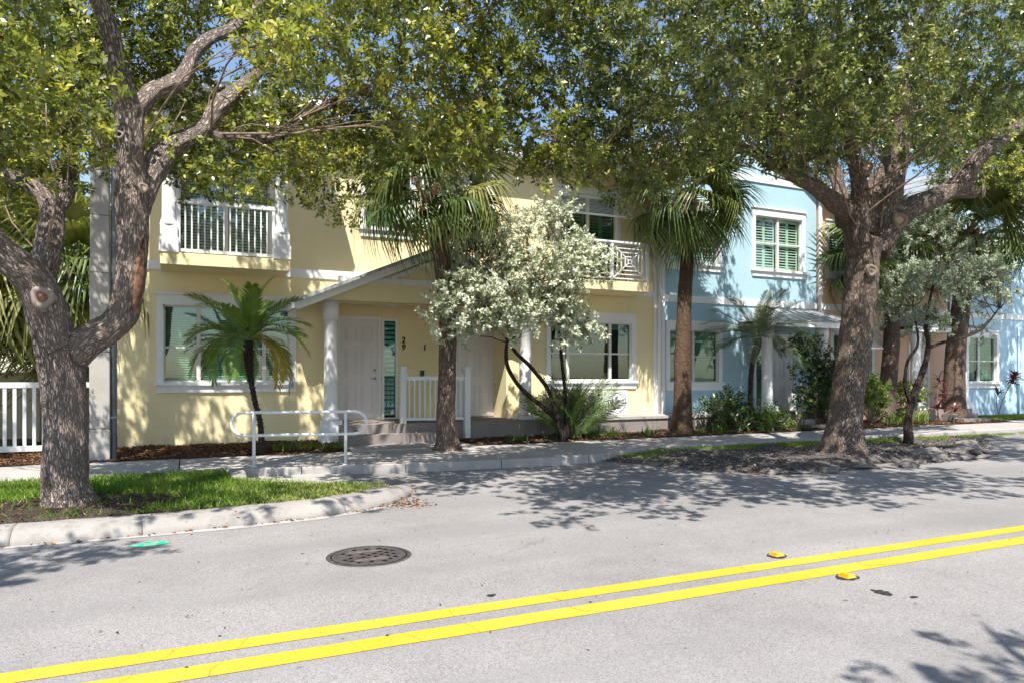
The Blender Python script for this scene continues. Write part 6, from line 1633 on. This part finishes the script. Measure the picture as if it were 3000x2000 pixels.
def ti_plant(loc, heads, label, seed):
    """cane plant: bare stems, each with a tuft of strap leaves at its end"""
    rs = random.Random(seed); t = thing('ti_plant', loc, label, 'plant', 'maroon ti plants')
    ms = [strap_mesh('leaf', M['leaf_red'], 0.44*f, 0.085, seed+i, 0.9) for i, f in enumerate((.8, 1, 1.15))]
    for j, (x, y, z, n) in enumerate(heads):
        b = Vector(loc)+Vector((0.03*j, 0, 0)); e = Vector((x, y, z))
        mid = b.lerp(e, .5)+Vector((-.1, 0, .05))
        c = catmull([(*b, .014), (*mid, .012), (*e, .010)], .08)
        MB().tube([p[:3] for p in c], [p[3] for p in c], 6).build('stem', M['twig'], t, True)
        for k in range(n):
            az = k*2.4+rs.uniform(-.3, .3); pit = R(rs.uniform(-20, 75))
            link('leaf', ms[k % 3], t, e+Vector((0, 0, -0.12*(k/n))), hang(az, pit).to_quaternion(), (rs.uniform(.8, 1.1),)*3)
ti_plant((26.0, 15.6, 0.2), [(27.0, 15.6, 1.62, 24), (26.7, 15.5, 1.45, 20), (26.0, 15.6, 1.05, 6)], 'maroon ti plant on two bent bare stems before the pale blue wall', 5)
ti_plant((21.3, 14.6, 0.2), [(21.2, 14.5, 0.7, 12), (21.6, 14.6, 1.1, 14), (22.0, 14.5, 0.6, 10), (21.4, 14.6, 1.5, 8)], 'low maroon ti plant beside the peach house steps', 6)

# tall clump of arching canes before the right yellow window
ar = thing('clumping_shrub', (8.2, 14.45, 0.18), 'tall feathery clump of upright green canes before the right yellow window', 'shrub')
rs = random.Random(17)
FS = [feather_mesh('frond', M['feather'], 1.35, 30, 31, 0.22, 0.17, 0.009), feather_mesh('frond', M['feather_dark'], 1.45, 30, 32, 0.35, 0.19, 0.009), feather_mesh('frond', M['feather_dark'], 1.3, 28, 33, 0.7, 0.18, 0.008)]
for k in range(64):
    az = rs.uniform(0, 6.283); pit = R(86-52*rs.random()**0.9)
    link('frond', FS[k % 3], ar, (8.2+rs.gauss(0, .10), 14.45+rs.gauss(0, .07), 0.2), (hang(az, pit) @ Matrix.Rotation(rs.uniform(-1.5, 1.5), 3, 'X')).to_quaternion(), (rs.uniform(.8, 1.3),)*3)
for k in range(14):
    az = rs.uniform(0, 6.283); e = Vector((8.2+0.55*math.cos(az), 14.45+0.4*math.sin(az), rs.uniform(.9, 1.3)))
    MB().tube([(8.2+.1*math.cos(az), 14.45+.08*math.sin(az), .15), tuple((Vector((8.2, 14.45, .2))+e)/2+Vector((0, 0, .08))), e], [.016, .013, .006], 6).build('cane', M['twig'], ar, True)

rosette('strap_plant', (20.3, 14.45, 0.2), 46, 0.55, 0.035, 'leaf_lime', 'lime strap leaved clump right of the palm on the peach wall', 51, 25, 82, 'strap leaved clumps', spread=.15)
rosette('strap_plant', (19.1, 14.4, 0.2), 46, 0.5, 0.035, 'leaf_mid', 'green strap leaved clump between the big oak and the palm on the peach wall', 52, 20, 80, 'strap leaved clumps', spread=.2)
gp = [(1.75, 14.35, .30, 'grass_clump'), (2.1, 14.4, .3, 'grass_clump'), (2.45, 14.35, .28, 'grass_clump'), (2.8, 14.3, .26, 'grass_clump')]
for i, (x, y, L, nm) in enumerate(gp):
    rosette(nm, (x, y, 0.19), 40, L, 0.016, 'leaf_lime' if i % 2 else 'leaf_mid', ['first', 'second', 'third', 'last'][i]+' spiky grass clump from the small date palm towards the porch column', 60+i, 20, 80, 'spiky grass clumps by the porch column', spread=.12)
for i, (x, L, mt, lab) in enumerate([(6.75, .22, 'leaf_mid', 'low green tuft left of the tall clumping shrub'), (8.75, .42, 'leaf_mid', 'upright green tuft at the right foot of the tall clumping shrub'), (9.3, .38, 'leaf_lime', 'pale green tuft farther right of the tall clumping shrub'), (7.75, .3, 'leaf_dark', 'dark tuft at the left foot of the tall clumping shrub'), (10.3, .26, 'leaf_mid', 'low green tuft just left of the tall straight palm'), (11.75, .24, 'leaf_lime', 'yellowish tuft at the foot of the tall straight palm'), (12.5, .40, 'leaf_mid', 'ferny green clump right of the tall straight palm'), (15.3, .32, 'leaf_lime', 'lime tuft below the open dark green shrub'), (17.1, .36, 'leaf_dark', 'dark clump right below the open dark green shrub')]):
    rosette('groundcover_tuft', (x, 14.42, 0.17), 40, L, 0.028, mt, lab, 80+i, 15, 75, 'tufts along the terrace foot', spread=.13)

# ---- grass, litter, mulch chips and rubble
def scatter_blades(name, pts, hgt, wid, tint, mat):
    N = len(pts)
    d = unit(np.column_stack([rng.normal(0, .65, N), rng.normal(0, .65, N), np.full(N, 1.0)]))
    nr = unit(rng.normal(size=(N, 3))*np.array([1, 1, .15]))
    o = link(name, leaf_mesh(name, pts, d, nr, hgt*rng.uniform(.4, 1.45, N), wid*rng.uniform(.6, 1.6, N), tint, mat, wide=0.35, fold=0.1))
    return tag(o, kind='stuff')
pts = []; tint = []
while len(pts) < 40000:
    x = random.uniform(-6.5, 2.5); y = random.uniform(8.5, 12.2)
    if not in_island(x, y): continue
    d = math.hypot((x+1.1)*0.75, y-9.35)
    bare = 0.75 + 0.35*noise.noise(Vector((x*2.2, y*2.2, 7)))
    if d < bare and random.random() < 0.93: continue
    if d < 1.2 and y < 9.1 and random.random() < 0.2: continue
    pts.append((x, y, island_z(x, y)-0.005))
    dry = max(0, min(1, (x-0.2)/2.4))*0.55*(1 if y < 9.7 else .5)
    tint.append(0.50+dry+0.28*noise.noise(Vector((x*1.5, y*1.5, 2)))+random.gauss(0, .14))
pts = np.array(pts); tint = np.array(tint)
h = 0.085*np.where(pts[:, 0] > 0.6, 0.72, 1.0)*(1-0.25*np.clip((pts[:, 0]-1)/1.5, 0, 1))
tag(scatter_blades('grass', pts, h, 0.010, tint, M['grass']), 'green lawn grass on the kerbed verge around the left oak', 'grass')
pts = []; tint = []
while len(pts) < 13000:
    x = random.uniform(6.5, 24); y = random.uniform(10.7, 12.3)
    f = interp(SW_FRONT, x)-0.03
    if y > f: continue
    keep = noise.noise(Vector((x*0.9, y*1.6, 11)))+0.9*(y-11.35)
    if x < 9: keep -= 0.3
    if keep < 0.30 or math.hypot(x-11.45, y-9.7) < 1.3: continue
    pts.append((x, y, max(0, dirt_z(x, y)) if x < 19.9 else 0.03)); tint.append(random.gauss(.62, .18))
tag(scatter_blades('grass', np.array(pts), np.full(len(pts), .055), 0.008, np.array(tint), M['grass']), 'thin patchy grass along the sidewalk edge behind the big oak', 'grass')
pts = np.column_stack([rng.uniform(24.5, 34, 9000), rng.uniform(14.75, 15.9, 9000), np.full(9000, .17)])
tag(scatter_blades('grass', pts, np.full(9000, .10), 0.014, rng.normal(.6, .15, 9000), M['grass']), 'strip of bright lawn before the pale blue house', 'grass')

def chips(name, pts, size, mat, label, cat, tb=0.5):
    N = len(pts)
    az = rng.random(N)*6.283
    d = np.column_stack([np.cos(az), np.sin(az), rng.normal(0, .3, N)])
    nr = np.column_stack([rng.normal(0, .35, N), rng.normal(0, .35, N), np.ones(N)])
    sc = rng.uniform(.5, 1.4, N)*size
    o = link(name, leaf_mesh(name, pts, d, nr, sc, sc*rng.uniform(.3, .7, N), rng.normal(tb, .25, N), mat, fold=0.12))
    return tag(o, label, cat, kind='stuff')
x = rng.uniform(-3.0, 2.9, 9000); y = rng.uniform(14.12, 16.15, 9000)
chips('mulch_chips', np.column_stack([x, y, [bed_z(a, b)+.012 for a, b in zip(x, y)]]), 0.055, M['litter'], 'reddish bark mulch in the bed under the left window', 'mulch', .42)
x = rng.uniform(5.6, 24, 9000); y = 14.08+rng.random(9000)**1.4*1.2
chips('leaf_litter', np.column_stack([x, y, [bed_z(a, b)+.012 for a, b in zip(x, y)]]), 0.06, M['litter'], 'dry leaf litter in the bed below the terrace', 'leaf litter', .45)
# dry leaves collected along the kerb foot, on the verge and at the dirt edge
L_ = []
for _ in range(420):
    q = random.choice([p for p in resample(KERB, .1) if p[0] > -3]); 
    if random.random() > 0.25+0.3*max(0, q[0]): continue
    L_.append((q[0]+random.gauss(0, .03), q[1]-abs(random.gauss(0.015, .03)), .012))
for _ in range(160): L_.append((random.gauss(2.55, .16), random.gauss(8.95, .14)-.12, .012))
for _ in range(200):
    a = random.uniform(7.2, 9.2); L_.append((a, interp(DIRT_FRONT, a)-.1+random.gauss(0, .09), .02))
chips('leaf_litter', np.array(L_), 0.05, M['litter'], 'brown fallen leaves gathered along the kerb foot', 'leaf litter', .55)
L_ = [(random.uniform(-2.4, 0.9), random.gauss(9.3, .35), .20) for _ in range(420)]
L_ = [(x, y, island_z(x, y)+.012) for x, y, z in L_]
chips('leaf_litter', np.array(L_), 0.045, M['litter'], 'dry leaves on the bare soil round the left oak', 'leaf litter', .4)
L_ = []
while len(L_) < 5200:
    x = random.uniform(6.2, 18.5); y = interp(DIRT_FRONT, x)+random.random()**1.2*3.0
    if y < interp(SW_FRONT, x)-.05: L_.append((x, y, max(0, dirt_z(x, y))+.012))
chips('stone_crumbs', np.array(L_), 0.055, M['rubble'], 'pale stone crumbs and leaf bits strewn over the dirt patch', 'gravel', .42)
L_ = [(random.uniform(-2, 13), random.uniform(3.2, 11.5), .006) for _ in range(520)]
chips('road_specks', np.array(L_), 0.026, M['litter'], 'scattered leaf specks on the road', 'leaf litter', .1)

# broken asphalt and root lumps along the edge of the dirt patch
def lump_mesh(seed):
    bm = bmesh.new(); bmesh.ops.create_icosphere(bm, subdivisions=2, radius=1.0)
    for v in bm.verts:
        n_ = noise.noise(v.co*1.3+Vector((seed*7, 0, 0)))*.45+noise.noise(v.co*3.3+Vector((0, seed*3, 0)))*.2
        v.co *= 1+n_
        v.co.z = max(v.co.z, -.35)
    m = bpy.data.meshes.new('rubble_lump'); bm.to_mesh(m); bm.free(); m.materials.append(M['lumps'])
    return m
LM = [lump_mesh(i) for i in range(5)]
rs = random.Random(8)
x = 8.9; i = 0
while x < 15.6:
    y = interp(DIRT_FRONT, x)+rs.uniform(-.05, .3)
    big = 1.0 if 9.5 < x < 15 else .6
    o = link('rubble_lump', LM[i % 5], None, (x, y, 0.02), (rs.uniform(-.2, .2), rs.uniform(-.2, .2), rs.uniform(0, 6)), (rs.uniform(.10, .34), rs.uniform(.07, .18), rs.uniform(.04, .11)*big))
    tag(o, 'lump of broken asphalt and root along the street edge of the dirt patch', 'rubble', 'lumps along the dirt patch edge')
    x += rs.uniform(.15, .55); i += 1
x = 13.2
while x < 16.8:
    o = link('rubble_lump', LM[i % 5], None, (x, interp(DIRT_FRONT, x)+rs.uniform(.35, .75), 0.06), (0, 0, rs.uniform(0, 6)), (rs.uniform(.16, .3), rs.uniform(.1, .2), rs.uniform(.07, .14)))
    tag(o, 'dark raised lump at the right end of the dirt patch', 'rubble', 'lumps at the right end of the dirt patch')
    x += rs.uniform(.25, .45); i += 1
for p, q in (((11.0, 9.5, .12), (9.9, 9.3, .02)), ((11.9, 9.4, .14), (12.9, 8.95, .03)), ((11.2, 9.9, .15), (10.2, 10.5, .05))):
    pass
